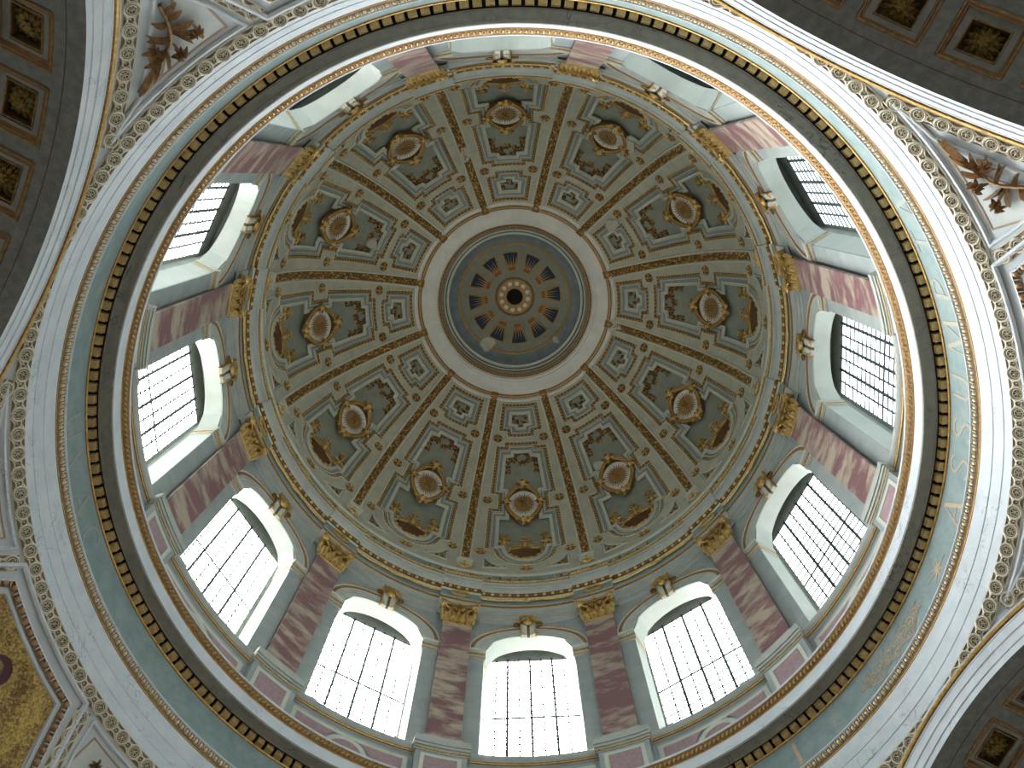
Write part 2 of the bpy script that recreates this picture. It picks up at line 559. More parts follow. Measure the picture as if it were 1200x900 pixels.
def box(mb, x0, x1, y0, y1, h0, h1, m, nx=1):
    xs = np.linspace(x0, x1, nx + 1)
    for i in range(nx):
        a, b = xs[i], xs[i + 1]
        V = [(a, y0, h0), (b, y0, h0), (b, y1, h0), (a, y1, h0), (a, y0, h1), (b, y0, h1), (b, y1, h1), (a, y1, h1)]
        F = [(4, 5, 6, 7), (0, 1, 5, 4), (3, 2, 6, 7)]
        if i == 0: F.append((0, 3, 7, 4))
        if i == nx - 1: F.append((1, 2, 6, 5))
        mb.add(V, F, m)


def lathe(mb, prof, mats, n=360, azs=None, off=None):
    az = np.radians(np.arange(n) * 360.0 / n) if azs is None else np.radians(azs)
    pr = np.array(prof, float)
    o = np.zeros(len(az)) if off is None else np.array(off)
    G = np.empty((len(az), len(pr), 3))
    G[:, :, 0] = (pr[None, :, 0] - o[:, None]) * np.cos(az)[:, None]
    G[:, :, 1] = (pr[None, :, 0] - o[:, None]) * np.sin(az)[:, None]
    G[:, :, 2] = pr[None, :, 1]
    if isinstance(mats, str): mb.grid(G, mats, ci=True)
    else: mb.grid(G, list(mats), ci=True, fm=np.tile(np.arange(len(pr) - 1), len(az)))


def inside(px, py, poly_):
    P = np.asarray(poly_); n = len(P)
    r = np.zeros(px.shape, bool)
    j = n - 1
    for i in range(n):
        xi, yi = P[i]; xj, yj = P[j]
        c = ((yi > py) != (yj > py)) & (px < (xj - xi) * (py - yi) / (yj - yi + 1e-12) + xi)
        r ^= c
        j = i
    return r


# ================================================================== SETTING: lower church
def lower_church():
    f = MB()
    f.add([(-40, -40, -EYE), (40, -40, -EYE), (40, 40, -EYE), (-40, 40, -EYE)], [(0, 1, 2, 3)], 'floor_stone')
    o = f.build('floor')
    tag(o, 'pale stone floor of the church crossing far below the dome', 'floor', kind='structure')


lower_church()
SIDE = {345: 'right', 75: 'bottom', 165: 'left', 255: 'top'}
ARCH = {30: ('lower_right', 1.4), 120: ('lower_left', 0.0), 210: ('left', -2.4), 300: ('upper_right', 1.7)}
PERIOD = 2.345


def lim(z):
    """half opening angle of the pendentive at height z"""
    r = math.sqrt(max(RHO ** 2 - (z - ZC) ** 2, 0.01))
    return 45 - math.degrees(math.acos(min(1, 17.0 / r)))


# roundel unit used along every guilloche (flat, local z into the room)
def roundel_mesh():
    m = MB()
    tube(m, circ(0, 0, 0.235, 0.235, 0.05, 14), 0.042, 'gilt_pale', 4, True)
    tube(m, circ(0, 0, 0.15, 0.15, 0.05, 10), 0.02, 'gilt_pale', 3, True)
    blob(m, 0, 0, 0.02, 0.05, 0.05, 0.07, 'gilt_pale', nu=5)
    for i in range(6):
        a = i * PI / 3
        leaf(m, 0.04 * math.cos(a), 0.04 * math.sin(a), a, 0.085, 0.05, 'gilt_pale', 0.02, 0.03, n=2)
    return m.build('guilloche_roundel')


proto_roundel = roundel_mesh()
RM = proto_roundel.data
bpy.data.objects.remove(proto_roundel)


def guilloche(band, parent, path, ch, halfw=0.27, first=0.0, step=0.70, count=True):
    """band of interlace along a chart path: ground, two twisting fillets, small knots and the roundels"""
    P = densify(path, 0.06, False)
    L = np.concatenate([[0], np.cumsum(np.linalg.norm(np.diff(P, axis=0), axis=1))])
    M = offs(P, False)
    sweep(band, path, [(-halfw - 0.03, 0.02), (-halfw, 0.05), (-halfw + 0.03, 0.03), (halfw - 0.03, 0.03), (halfw, 0.05), (halfw + 0.03, 0.02)],
          ('gilt_pale', 'gilt_ground', 'gilt_ground', 'gilt_ground', 'gilt_pale'), seg=0.3)
    q = lambda s: (np.interp(s, L, P[:, 0]), np.interp(s, L, P[:, 1]))
    mdir = lambda s: (np.interp(s, L, M[:, 0]), np.interp(s, L, M[:, 1]))
    ss_ = np.arange(0, L[-1], step / 12)
    for sg in (1, -1):
        pts = []
        for s in ss_:
            ph = (s - first) / step * 2 * PI
            o_ = sg * (0.185 + 0.075 * math.cos(ph)) * (1 if True else 0)
            x, y = q(s); mx_, my_ = mdir(s)
            pts.append((x + mx_ * o_, y + my_ * o_, 0.06))
        tube(band, pts, 0.03, 'gilt_pale', 3)
    k = 0
    s = first
    while s < L[-1] - 0.1:
        if s > 0.1:
            x, y = q(s)
            inst('guilloche_roundel', RM, parent, frame_at(ch, float(x), float(y), 0.04))
        s2 = s + step / 2
        if 0.1 < s2 < L[-1] - 0.1:
            x, y = q(s2)
            tube(band, circ(float(x), float(y), 0.115, 0.115, 0.07, 9), 0.032, 'gilt_pale', 3, True)
            blob(band, float(x), float(y), 0.03, 0.04, 0.04, 0.06, 'gilt_pale', nu=5)
        s += step; k += 1


def pend_wall(phi):
    side = SIDE[phi]
    root = empty('wall_' + side, polar(17, phi, 26), 0)
    tag(root, 'curved triangular corner wall below the dome ring on the %s side of the photo' % side, 'wall', kind='structure')
    org = np.array(root.location)
    ch0 = rot_chart(PEND, phi)
    ch = lambda x, y, h: ch0(x, y, h) - org
    m = MB()
    zs = np.concatenate([np.linspace(32.38, 31.0, 12), np.linspace(30.8, ZC + 0.5, 40)])
    G = np.empty((len(zs), 61, 3))
    for i, z in enumerate(zs):
        l = lim(z)
        for j in range(61):
            x, y = pend_xy(-l + 2 * l * j / 60, z)
            G[i, j] = (x, y, 0)
    m.grid(G, 'panel_grey')
    m.build('curved_shell', root, ch, smooth=True)
    # ring guilloche
    band = MB()
    azl = 43.0
    x1, y1 = pend_xy(azl, 32.13); 
    path = [pend_xy(a, 32.14) for a in np.linspace(-azl, azl, 81)]
    path = [(R_(a) * 17.1, p[1]) for a, p in zip(np.linspace(-azl, azl, 81), path)]
    step = R_(PERIOD) * 17.1
    half = R_(azl) * 17.1
    first = (half - 0.5 * step) % step
    guilloche(band, root, path, ch, 0.25, first, step)
    # branch guilloches down to the arches
    for sg in (-1, 1):
        pts = [pend_xy(sg * (9.35 + (32.0 - z) * 1.55), z) for z in np.linspace(31.75, 28.0, 12)]
        guilloche(band, root, pts, ch, 0.25, 0.25, 0.70)
    # guilloches along the two arches
    for sg in (-1, 1):
        pts = []
        for z in np.linspace(31.85, 22.5, 60):
            r = math.sqrt(RHO ** 2 - (z - ZC) ** 2)
            D = 16.80
            if r <= D + 0.02: continue
            a = 45 - math.degrees(math.acos(D / r))
            pts.append((R_(sg * a) * r, pend_xy(0, z)[1]))
        guilloche(band, root, pts, ch, 0.25, 0.3, 0.70)
    band.build('guilloche_band', root, ch)
    # lily panels: two per corner
    for sg in (-1, 1):
        A = pend_xy(sg * 30.6, 31.80); B = pend_xy(sg * 11.35, 31.80)
        C_ = pend_xy(sg * 15.9, 28.75)
        arcpts = []
        for z in np.linspace(28.75, 31.55, 14):
            r = math.sqrt(RHO ** 2 - (z - ZC) ** 2)
            a = 45 - math.degrees(math.acos(16.42 / r)) if r > 16.45 else 30
            arcpts.append((R_(sg * a) * r, pend_xy(0, z)[1]))
        ring = [(R_(sg * a) * 17.4, pend_xy(a, 31.80)[1]) for a in np.linspace(30.6, 11.35, 14)]
        pth = ring + [pend_xy(sg * 12.6, 30.9), pend_xy(sg * 14.2, 29.9)] + arcpts
        s2 = -1 if sg > 0 else 1
        fr = MB()
        sweep(fr, pth, [(s2 * -0.05, 0.0), (s2 * -0.02, 0.10), (s2 * 0.05, 0.11), (s2 * 0.10, 0.02)], 'dome_pale', True, 0.4)
        fr.slots[0] = 'white_marble'
        fr.build('panel_moulding', root, ch)
        cx = np.mean([p[0] for p in pth]); cy = np.mean([p[1] for p in pth])
        P_ = np.array(pth); Mo = offs(P_, True)
        inn = P_ + Mo * s2 * 0.33
        keep = [p for p in inn if inside(np.array([p[0]]), np.array([p[1]]), P_)[0]]
        # keep a clean inner triangle
        I1 = pend_xy(sg * 26.9, 31.57); I2 = pend_xy(sg * 13.05, 31.52); I3 = pend_xy(sg * 16.7, 29.35)
        ring2 = [(R_(sg * a) * 17.52, pend_xy(a, 31.56)[1]) for a in np.linspace(26.9, 13.05, 12)]
        arc2 = []
        for z in np.linspace(29.35, 31.5, 10):
            r = math.sqrt(RHO ** 2 - (z - ZC) ** 2)
            a = 45 - math.degrees(math.acos(16.05 / r)) if r > 16.1 else 27
            arc2.append((R_(sg * a) * r, pend_xy(0, z)[1]))
        fl = MB()
        pin = ring2 + arc2
        sweep(fl, pin, [(-0.03, 0.004), (-0.03, 0.03), (0.03, 0.03), (0.03, 0.004)], 'brown_line', True, 0.4)
        fl.build('painted_border', root, ch)
        ff = MB()
        n_ = 18
        top_ = [np.array(ring2[0]) + (np.array(ring2[-1]) - np.array(ring2[0])) * i / n_ for i in range(n_ + 1)]
        top_ = [np.array((R_(sg * a) * 17.52, pend_xy(a, 31.56)[1])) for a in np.linspace(26.9, 13.05, n_ + 1)]
        low = [np.array(p) for p in (arc2[::-1])]
        lowi = [low[0] + 0 * low[0]] * 0
        Ls = np.array(low)
        tq = np.linspace(0, 1, n_ + 1)
        sL = np.linspace(0, 1, len(Ls))
        lw = np.stack([np.interp(tq, sL, Ls[:, 0]), np.interp(tq, sL, Ls[:, 1])], 1)
        G = np.empty((n_ + 1, 9, 3))
        for i in range(n_ + 1):
            for j in range(9):
                p = top_[i] * (1 - j / 8) + lw[i] * j / 8
                G[i, j] = (p[0], p[1], 0.012)
        ff.grid(G, 'panel_field')
        ff.build('panel_field', root, ch)
    return root, ch0


PW = {}
for phi in (255, 345, 75, 165):
    PW[phi] = pend_wall(phi)


# ------------------------------------------------------------------ mosaic panels in the pendentives
def mosaic(phi, label, figure):
    ch0 = rot_chart(PEND, phi)
    org = np.array(polar(18.3, phi, 29.5))
    ch = lambda x, y, h: ch0(x, y, h) - org
    root = empty('mosaic_panel', org)
    tag(root, label, 'mosaic', 'mosaic panels of the corner walls')

    def hexa(top, dt, ins):
        L = []
        for a in np.linspace(dt, -dt, 9): L.append((R_(a) * 17.7, pend_xy(0, top)[1]))
        L += [pend_xy(-(dt + (top - 28.6) * 1.75), 28.6 + ins * 0.2), pend_xy(-(7.5 - ins), 24.6 + ins * 0.4),
              pend_xy(7.5 - ins, 24.6 + ins * 0.4), pend_xy(dt + (top - 28.6) * 1.75, 28.6 + ins * 0.2)]
        return L
    o1 = hexa(31.93, 9.0, -0.6); o2 = hexa(31.46, 7.75, 0.6); o3 = hexa(31.22, 7.1, 1.0)
    a = MB(); sweep(a, o1, [(0.06, 0.0), (0.03, 0.14), (-0.05, 0.15), (-0.13, 0.08)], 'white_marble', True, 0.4)
    a.build('outer_moulding', root, ch)
    a = MB(); sweep(a, o2, [(0.14, 0.02), (0.12, 0.09), (0.06, 0.12), (0.06, 0.02), (-0.16, 0.02)], ('white_marble', 'white_marble', 'gilt_ground', 'gilt_ground'), True, 0.4)
    P = densify(o2, 0.05, True); L = np.concatenate([[0], np.cumsum(np.linalg.norm(np.diff(P, axis=0), axis=1))])
    s = 0.2
    while s < L[-1]:
        x = np.interp(s, L, P[:, 0]); y = np.interp(s, L, P[:, 1])
        x2 = np.interp(s + 0.2, L, P[:, 0]); y2 = np.interp(s + 0.2, L, P[:, 1])
        blob(a, x, y, 0.03, 0.125, 0.125, 0.13, 'egg_brown', nu=8, nv=3)
        an = math.atan2(y2 - y, x2 - x)
        leaf(a, x2 - 0.13 * math.sin(an), y2 + 0.13 * math.cos(an), an - PI / 2, 0.26, 0.07, 'gilt_pale', 0.05, 0.06, n=3)
        s += 0.42
    a.build('egg_moulding', root, ch)
    a = MB(); sweep(a, o3, [(0.07, 0.02), (0.05, 0.1), (-0.03, 0.1), (-0.07, 0.03)], 'panel_grey', True, 0.4)
    a.build('inner_moulding', root, ch)
    a = MB()
    G = np.empty((25, 33, 3))
    for i, z in enumerate(np.linspace(31.2, 24.8, 25)):
        hw = 7.0 + (31.2 - z) * 1.75 if z > 28.6 else 6.5 + (z - 24.6) * 1.1
        for j in range(33):
            x, y = pend_xy(-hw + 2 * hw * j / 32, z)
            G[i, j] = (x, y, 0.03)
    a.grid(G, 'mosaic_gold')
    a.build('tesserae_field', root, ch)
    if figure:
        x, y = pend_xy(-0.1, 30.22)
        a = MB()
        poly(a, [p[:2] for p in circ(x, y, 0.50, 0.50, 0, 24)], 0.045, 'maroon')
        a.build('tondo_ground', root, ch)
        a = MB()
        sweep(a, [p[:2] for p in circ(x, y, 0.50, 0.50, 0, 28)], [(-0.02, 0.04), (-0.02, 0.055), (0.02, 0.055), (0.02, 0.04)], 'maroon', True)
        poly(a, [p[:2] for p in circ(x + 0.12, y + 0.1, 0.30, 0.33, 0, 20)], 0.05, 'mosaic_gold')
        sweep(a, [p[:2] for p in circ(x + 0.12, y + 0.1, 0.30, 0.33, 0, 20)], [(-0.02, 0.05), (-0.02, 0.06), (0.02, 0.06), (0.02, 0.05)], 'mosaic_brown', True)
        a.build('halo', root, ch)
        a = MB()
        poly(a, [p[:2] for p in circ(x + 0.13, y + 0.12, 0.17, 0.22, 0, 16)], 0.058, 'mosaic_brown')
        poly(a, [p[:2] for p in circ(x + 0.12, y + 0.06, 0.035, 0.03, 0, 8)], 0.064, 'maroon')
        a.build('face', root, ch)
        a = MB()
        poly(a, [(x + 0.35, y + 0.42), (x - 0.02, y + 0.18), (x - 0.28, y + 0.30), (x - 0.1, y + 0.48), (x + 0.1, y + 0.62)], 0.056, 'mosaic_grey')
        a.build('drapery', root, ch)
    return root


mosaic(165, 'gold mosaic panel in the left corner wall with a dark red round halo', True)
mosaic(345, 'gold mosaic panel in the corner wall at the right edge of the photo', False)
mosaic(255, 'gold mosaic panel in the corner wall at the top edge of the photo', False)


# ------------------------------------------------------------------ lily sprays
def lily(phi, sg, label):
    ch0 = rot_chart(PEND, phi)
    org = np.array(polar(17.9, phi + sg * 18.5, 30.6))
    ch = lambda x, y, h: ch0(x, y, h) - org
    root = empty('lily_spray', org)
    tag(root, label, 'relief', 'gilded lily sprays of the corner walls')
    pt_ = lambda dl, z: np.array(pend_xy(sg * dl, z))
    base = pt_(16.2, 29.75)
    stem = [pt_(16.2, 29.75), pt_(16.6, 30.17), pt_(17.3, 30.58), pt_(18.2, 30.87), pt_(20.0, 31.06), pt_(22.2, 31.25)]
    a = MB()
    st = np.array(stem)
    tq = np.linspace(0, 1, 18); sL = np.linspace(0, 1, len(st))
    xs = np.interp(tq, sL, st[:, 0]); ys = np.interp(tq, sL, st[:, 1])
    tube(a, [(x, y, 0.12 + 0.08 * math.sin(PI * t)) for x, y, t in zip(xs, ys, tq)], [0.075 - 0.035 * t for t in tq], 'bronze_gold', 6)
    a.build('stem', root, ch)

    def lf(p, q, W, bend):
        a = MB()
        d = np.array(q) - np.array(p)
        leaf(a, p[0], p[1], math.atan2(d[1], d[0]) - bend / 2, float(np.linalg.norm(d)) * 1.04, W, 'bronze_gold', 0.05, 0.30, bend, 7)
        a.build('leaf', root, ch)
    for p, q, W, b in [((16.7, 30.2), (15.2, 30.3), .15, .5), ((17.0, 30.5), (15.0, 30.72), .15, -.4), ((16.9, 30.3), (17.9, 30.02), .16, .9),
                       ((17.9, 30.82), (19.6, 30.42), .17, -.6), ((18.6, 30.93), (21.6, 30.9), .17, .6), ((19.8, 31.05), (22.2, 31.47), .17, -.5),
                       ((18.9, 30.93), (20.3, 31.42), .17, .5), ((17.3, 30.6), (16.7, 31.32), .15, .6), ((21.0, 31.12), (24.0, 31.30), .2, .4),
                       ((21.4, 31.2), (24.3, 31.46), .2, -.3), ((17.0, 30.45), (15.4, 31.0), .13, -.7),
                       ((16.4, 30.0), (15.0, 30.0), .12, .6), ((17.6, 30.75), (19.0, 30.2), .13, .8), ((19.2, 31.0), (20.9, 30.62), .14, -.7), ((18.0, 30.9), (18.9, 31.5), .12, .7)]:
        lf(pt_(*p), pt_(*q), W, b * sg)
    for dl, z, ang in [(15.45, 31.03, 0.3), (19.9, 30.72, 2.4), (18.2, 31.27, 1.6)]:
        x, y = pt_(dl, z)
        a = MB()
        for i in range(7):
            an = ang + i * 2 * PI / 7
            leaf(a, x, y, an, 0.32 if i % 2 else 0.25, 0.13, 'bronze_gold', 0.10, 0.26, 0.8, 5)
        blob(a, x, y, 0.12, 0.08, 0.08, 0.14, 'gold_dark')
        a.build('flower', root, ch)


lily(255, -1, 'gilded lily spray on the grey corner panel near the upper left of the photo')
lily(345, -1, 'gilded lily spray on the pale corner panel at the right edge below the bright arch')
lily(165, -1, 'gilded lily spray at the bottom left below the mosaic panel')
lily(165, 1, 'gilded lily spray on the corner panel cut by the left edge above the mosaic')
lily(345, 1, 'gilded lily spray beyond the right edge above the lower right arch')


# ------------------------------------------------------------------ arches with coffered soffits
def soffit_chart(phi, Rs):
    c, s = math.cos(R_(phi)), math.sin(R_(phi))

    def ch(x, y, h):                      # x along the arc, y = distance from the dome axis
        a = x / Rs
        u = (Rs - h) * np.sin(a); z = ZC + (Rs - h) * np.cos(a)
        return np.stack([y * c - u * s, y * s + u * c, z], -1)
    return ch


RS = 11.2
CW = R_(5.05) * RS      # half width of a coffer along the arc
PITCH = R_(12.9) * RS


def arch(phi):
    nm, da = ARCH[phi]
    words = nm.replace('_', ' ')
    root = empty('arch_vault', polar(18, phi, 30))
    tag(root, 'dark coffered barrel vault opening off the dome at the %s of the photo' % (words if nm != 'left' else 'upper left'), 'vault', kind='structure')
    org = np.array(root.location)
    ch0 = soffit_chart(phi, RS)
    ch = lambda x, y, h: ch0(x, y, h) - org
    # archivolt: three white fascias and a gilt roll on the face of the arch
    a = MB()
    A = np.linspace(-88, 88, 120)
    prof = [(RS, 17.46), (RS, 17.08), (11.50, 17.08), (11.50, 17.035), (11.90, 17.035), (11.90, 16.99), (12.30, 16.99), (12.30, 16.97), (12.36, 16.96), (12.38, 16.90),
            (12.43, 16.86), (12.50, 16.86), (12.56, 16.90), (12.58, 16.96), (12.59, 16.92), (12.68, 16.92), (12.72, 17.0)]
    ms = ['vault_grey'] + ['white_marble'] * 7 + ['gold_dark'] + ['gold'] * 3 + ['gold_dark'] + ['white_marble'] * 3
    G = np.empty((len(A), len(prof), 3))
    for j, (R, D) in enumerate(prof):
        G[:, j] = ch(R_(A) * RS if False else np.radians(A) * RS, np.full(len(A), D), np.full(len(A), RS - R))
    a.grid(G, ms, fm=np.tile(np.arange(len(prof) - 1), len(A) - 1))
    a.build('archivolt', root)
    # soffit with sunk coffers
    a = MB()
    rows = [(18.05, 19.80), (20.45, 22.20), (22.85, 24.60), (25.25, 27.0)]
    xs = np.arange(-17.0, 17.01, 0.11)
    ys = np.concatenate([np.arange(17.46, 22.9, 0.11), np.arange(23.0, 32.2, 0.5)])
    X, Y = np.meshgrid(xs, ys, indexing='ij')
    cen = [(k * PITCH + R_(da) * RS) for k in range(-6, 7)]
    X0 = X - R_(da) * RS
    fx = np.abs((X0 + PITCH / 2) % PITCH - PITCH / 2)
    H = np.zeros_like(X)
    lvl = np.zeros_like(X, int)
    for d0, d1 in rows[:2]:
        cy = (d0 + d1) / 2; hw = (d1 - d0) / 2
        dd = np.minimum(CW - fx, hw - np.abs(Y - cy))
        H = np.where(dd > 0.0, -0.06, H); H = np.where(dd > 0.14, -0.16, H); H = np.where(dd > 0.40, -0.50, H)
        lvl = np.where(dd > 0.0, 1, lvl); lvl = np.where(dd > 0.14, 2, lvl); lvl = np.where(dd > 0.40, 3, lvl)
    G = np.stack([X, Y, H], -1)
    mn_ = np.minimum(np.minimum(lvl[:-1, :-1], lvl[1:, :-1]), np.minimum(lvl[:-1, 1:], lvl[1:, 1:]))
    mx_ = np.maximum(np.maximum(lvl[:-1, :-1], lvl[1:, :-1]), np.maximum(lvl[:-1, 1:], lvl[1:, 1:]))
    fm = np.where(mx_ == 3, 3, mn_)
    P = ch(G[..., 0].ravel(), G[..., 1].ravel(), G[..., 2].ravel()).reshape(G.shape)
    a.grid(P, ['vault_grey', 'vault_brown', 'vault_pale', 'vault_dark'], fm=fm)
    a.build('soffit', root)
    g = MB()
    sweep(g, [(x, 17.66) for x in np.linspace(-16, 16, 60)], [(-0.014, 0.0), (-0.014, 0.01), (0.014, 0.01), (0.014, 0.0)], 'vault_dark')
    g.build('groove_line', root, ch)
    # coffer frames
    for k in range(-4, 5):
        for ri, (d0, d1) in enumerate(rows[:2]):
            x = k * PITCH + R_(da) * RS; cy = (d0 + d1) / 2; hw = (d1 - d0) / 2
            fr = MB()
            for ins, hgt, wd, mt in [(0.03, 0.0, 0.10, 'vault_frame'), (0.12, -0.05, 0.09, 'vault_brown'), (0.40, -0.15, 0.06, 'vault_frame')]:
                q = [(x - CW + ins, cy - hw + ins), (x + CW - ins, cy - hw + ins), (x + CW - ins, cy + hw - ins), (x - CW + ins, cy + hw - ins)]
                sweep(fr, q, bead(wd, 0.05, hgt - 0.01, 3), mt, True, 0.5)
            fr.build('coffer_frame', root, ch)
    # hidden continuation: side walls, face, far end with its own window
    s = MB()
    c_, s_ = math.cos(R_(phi)), math.sin(R_(phi))
    W = lambda u, D, z: (D * c_ - u * s_ - org[0], D * s_ + u * c_ - org[1], z - org[2])
    for sg in (-1, 1):
        s.add([W(sg * 11.2, 17.08, -EYE), W(sg * 11.2, 32.2, -EYE), W(sg * 11.2, 32.2, ZC + 1.0), W(sg * 11.2, 17.08, ZC + 1.0)], [(0, 1, 2, 3)], 'plain_wall')
        s.add([W(sg * 11.2, 17.08, -EYE), W(sg * 12.65, 17.0, -EYE), W(sg * 12.65, 17.0, ZC + 1), W(sg * 11.2, 17.08, ZC + 1)], [(0, 1, 2, 3)], 'plain_wall')
        a0, a1 = sg * 36.66, sg * 45.0
        q = [polar(RHO, phi + t, 0) for t in np.linspace(a0, a1, 7)]
        for p, r in zip(q[:-1], q[1:]):
            s.add([(p[0] - org[0], p[1] - org[1], -EYE - org[2]), (r[0] - org[0], r[1] - org[1], -EYE - org[2]),
                   (r[0] - org[0], r[1] - org[1], ZC + 0.6 - org[2]), (p[0] - org[0], p[1] - org[1], ZC + 0.6 - org[2])], [(0, 1, 2, 3)], 'plain_wall')
    # end wall with opening
    for (u0, u1, z0, z1) in [(-11.3, -3.5, -EYE, 31.2), (3.5, 11.3, -EYE, 31.2), (-3.5, 3.5, -EYE, 14.0), (-3.5, 3.5, 25.0, 31.2)]:
        s.add([W(u0, 32.2, z0), W(u1, 32.2, z0), W(u1, 32.2, z1), W(u0, 32.2, z1)], [(0, 1, 2, 3)], 'plain_wall')
    s.build('pier_wall', root)


for phi in ARCH: arch(phi)


def coffer_flower():
    root = empty('coffer_rosette')
    ch = lambda x, y, h: np.stack([x, y, h], -1)
    for nm, n, r0, L, W, h0 in (('outer_petals', 14, 0.28, 0.30, 0.17, 0.06), ('middle_petals', 10, 0.14, 0.26, 0.15, 0.16), ('inner_petals', 6, 0.03, 0.17, 0.11, 0.26)):
        a = MB()
        for i in range(n):
            t = 2 * PI * (i + 0.5 * (n % 4 > 0)) / n
            leaf(a, r0 * math.cos(t), r0 * math.sin(t), t, L, W, 'vault_gold', h0, 0.14, 0.15, 4)
        if nm[0] == 'i': blob(a, 0, 0, 0.3, 0.07, 0.07, 0.12, 'vault_gold')
        a.build(nm, root, ch)
    a = MB()
    poly(a, [p[:2] for p in circ(0, 0, 0.42, 0.42, 0, 16)], 0.06, 'vault_brown', 0.07)
    a.build('back_plate', root, ch)
    return root


fl_proto = coffer_flower()
first = True
ORD = {300: ('upper right', [(-1, 'first coffer, mostly above the frame'), (0, 'coffer cut off by the top edge'), (1, 'coffer nearest the top edge'), (2, 'lowest full coffer'), (3, 'coffer cut by the right edge')]),
       210: ('upper left', [(0, 'lowest coffer hidden by the left edge'), (1, 'third coffer down'), (2, 'second coffer down'), (3, 'topmost coffer')]),
       30: ('lower right', [(-1, 'coffer at the right edge'), (0, 'fully seen coffer above the corner'), (1, 'coffer in the bottom corner')])}
for phi, (wd, lst) in ORD.items():
    ch = soffit_chart(phi, RS)
    for k, txt in lst:
        for row, cy in ((0, 18.925), (1, 21.325)):
            if row and not (phi == 300 and k in (1, 2)): continue
            o = fl_proto if first else copy_tree(fl_proto)
            first = False
            o.matrix_world = frame_at(ch, k * PITCH + R_(ARCH[phi][1]) * RS, cy, -0.50, 0.0, 1.0)
            tag(o, 'gilded flower in the %s vault, %s%s' % (wd, txt, ' of the second row' if row else ''), 'rosette', 'gilded flowers in the vault coffers')


# ================================================================== SETTING: main ring cornice
def ring_obj(name, prof, mats, label, org_z, n=360, azs=None, off=None, cat='cornice'):
    m = MB(); lathe(m, prof, mats, n, azs, off)
    o = m.build(name, None, None, (0, 0, org_z))
    o.location = (0, 0, org_z)
    return tag(o, label, cat, kind='structure')


t1 = ring_obj('trim_1', [(17.02, 32.36), (16.99, 32.40), (16.99, 33.03), (16.96, 33.04), (16.955, 33.74), (16.925, 33.75), (16.92, 34.62), (16.90, 34.66)],
              'white_marble', 'white veined marble band of three steps around the great ring', 33.5, 480)
t2 = ring_obj('trim_2', [(16.92, 34.60), (16.90, 34.62), (16.895, 34.66), (16.90, 34.69), (16.89, 34.71), (16.89, 34.73), (16.80, 35.04), (16.74, 35.06), (16.74, 35.12), (16.97, 35.14)],
              ['gold_dark', 'gold', 'gold_dark', 'gold_dark', 'gold_dark', 'gilt_ground', 'white_marble', 'white_marble', 'white_marble'],
              'gilded egg moulding between white marble steps and blue frieze', 34.9, 480)
m = MB()
chE = cyl_chart(16.84)
N = 400
for i in range(N):
    x = R_(360.0 * i / N) * 16.84
    blob(m, x, 34.89, -0.02, 0.082, 0.14, 0.10, 'egg_gold', nu=6)
    box(m, x + 0.118, x + 0.148, 34.78, 35.03, 0.0, 0.07, 'gilt_pale')
o = m.build('egg_row', t2, chE, (0, 0, 34.9)); o['kind'] = 'stuff'

fr = ring_obj('trim_3', [(16.97, 35.14), (16.97, 37.30)], 'blue_frieze', 'blue-green frieze ring with worn gilt letters and stars', 36.2, 480, cat='frieze')
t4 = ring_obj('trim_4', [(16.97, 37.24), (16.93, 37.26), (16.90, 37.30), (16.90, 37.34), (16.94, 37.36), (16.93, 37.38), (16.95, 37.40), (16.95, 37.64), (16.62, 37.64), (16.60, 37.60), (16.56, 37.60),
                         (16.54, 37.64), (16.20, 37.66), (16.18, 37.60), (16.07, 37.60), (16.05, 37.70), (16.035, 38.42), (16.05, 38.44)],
              ['gold_dark', 'gold', 'gold', 'gold_dark', 'gold', 'gold_dark', 'deep_shade', 'deep_shade', 'dark_soffit', 'dark_soffit', 'dark_soffit', 'dark_soffit', 'dark_soffit', 'dark_soffit',
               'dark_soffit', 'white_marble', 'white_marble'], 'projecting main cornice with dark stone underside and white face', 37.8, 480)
t5 = ring_obj('trim_5', [(16.04, 38.42), (16.00, 38.44), (15.99, 38.50), (16.00, 38.52), (15.95, 38.60), (15.86, 38.74), (15.84, 38.80), (15.82, 38.80), (15.80, 38.90), (17.4, 38.95)],
              ['gold', 'gold_dark', 'gold_dark', 'gold_dark', 'gold_dark', 'gold_dark', 'white_marble', 'white_marble', 'grey_stone'],
              'red-gold leaf moulding crowning the main cornice', 38.7, 480)
m = MB(); chE = cyl_chart(15.93)
N = 460
for i in range(N):
    x = R_(360.0 * i / N) * 15.93
    leaf(m, x, 38.52, PI / 2 + 0.3, 0.22, 0.11, 'gold_ochre', -0.02, 0.07, 0.4, 2)
    blob(m, x + 0.11, 38.66, 0.03, 0.035, 0.05, 0.04, 'gold_ochre', nu=4)
o = m.build('leaf_row', t5, chE, (0, 0, 38.7)); o['kind'] = 'stuff'
# dentils, each a part of the cornice
m = MB()
cw = 16.93
chd = cyl_chart(cw)
box(m, -0.165, 0.165, -0.13, 0.13, 0.0, 0.23, 'gold_ochre')
box(m, -0.165, 0.165, 0.05, 0.13, 0.23, 0.255, 'gold_bright')
dm = m.build('dentil', None, lambda x, y, h: np.stack([-h, x, y], -1))
DM = dm.data
bpy.data.objects.remove(dm)
for i in range(222):
    a = 360.0 * i / 222
    M = Matrix.Rotation(R_(a), 4, 'Z') @ Matrix.Translation((cw, 0, 37.51 - 37.8))
    inst('dentil', DM, t4, M)

# ------------------------------------------------------------------ frieze writing
chF = cyl_chart(16.97)


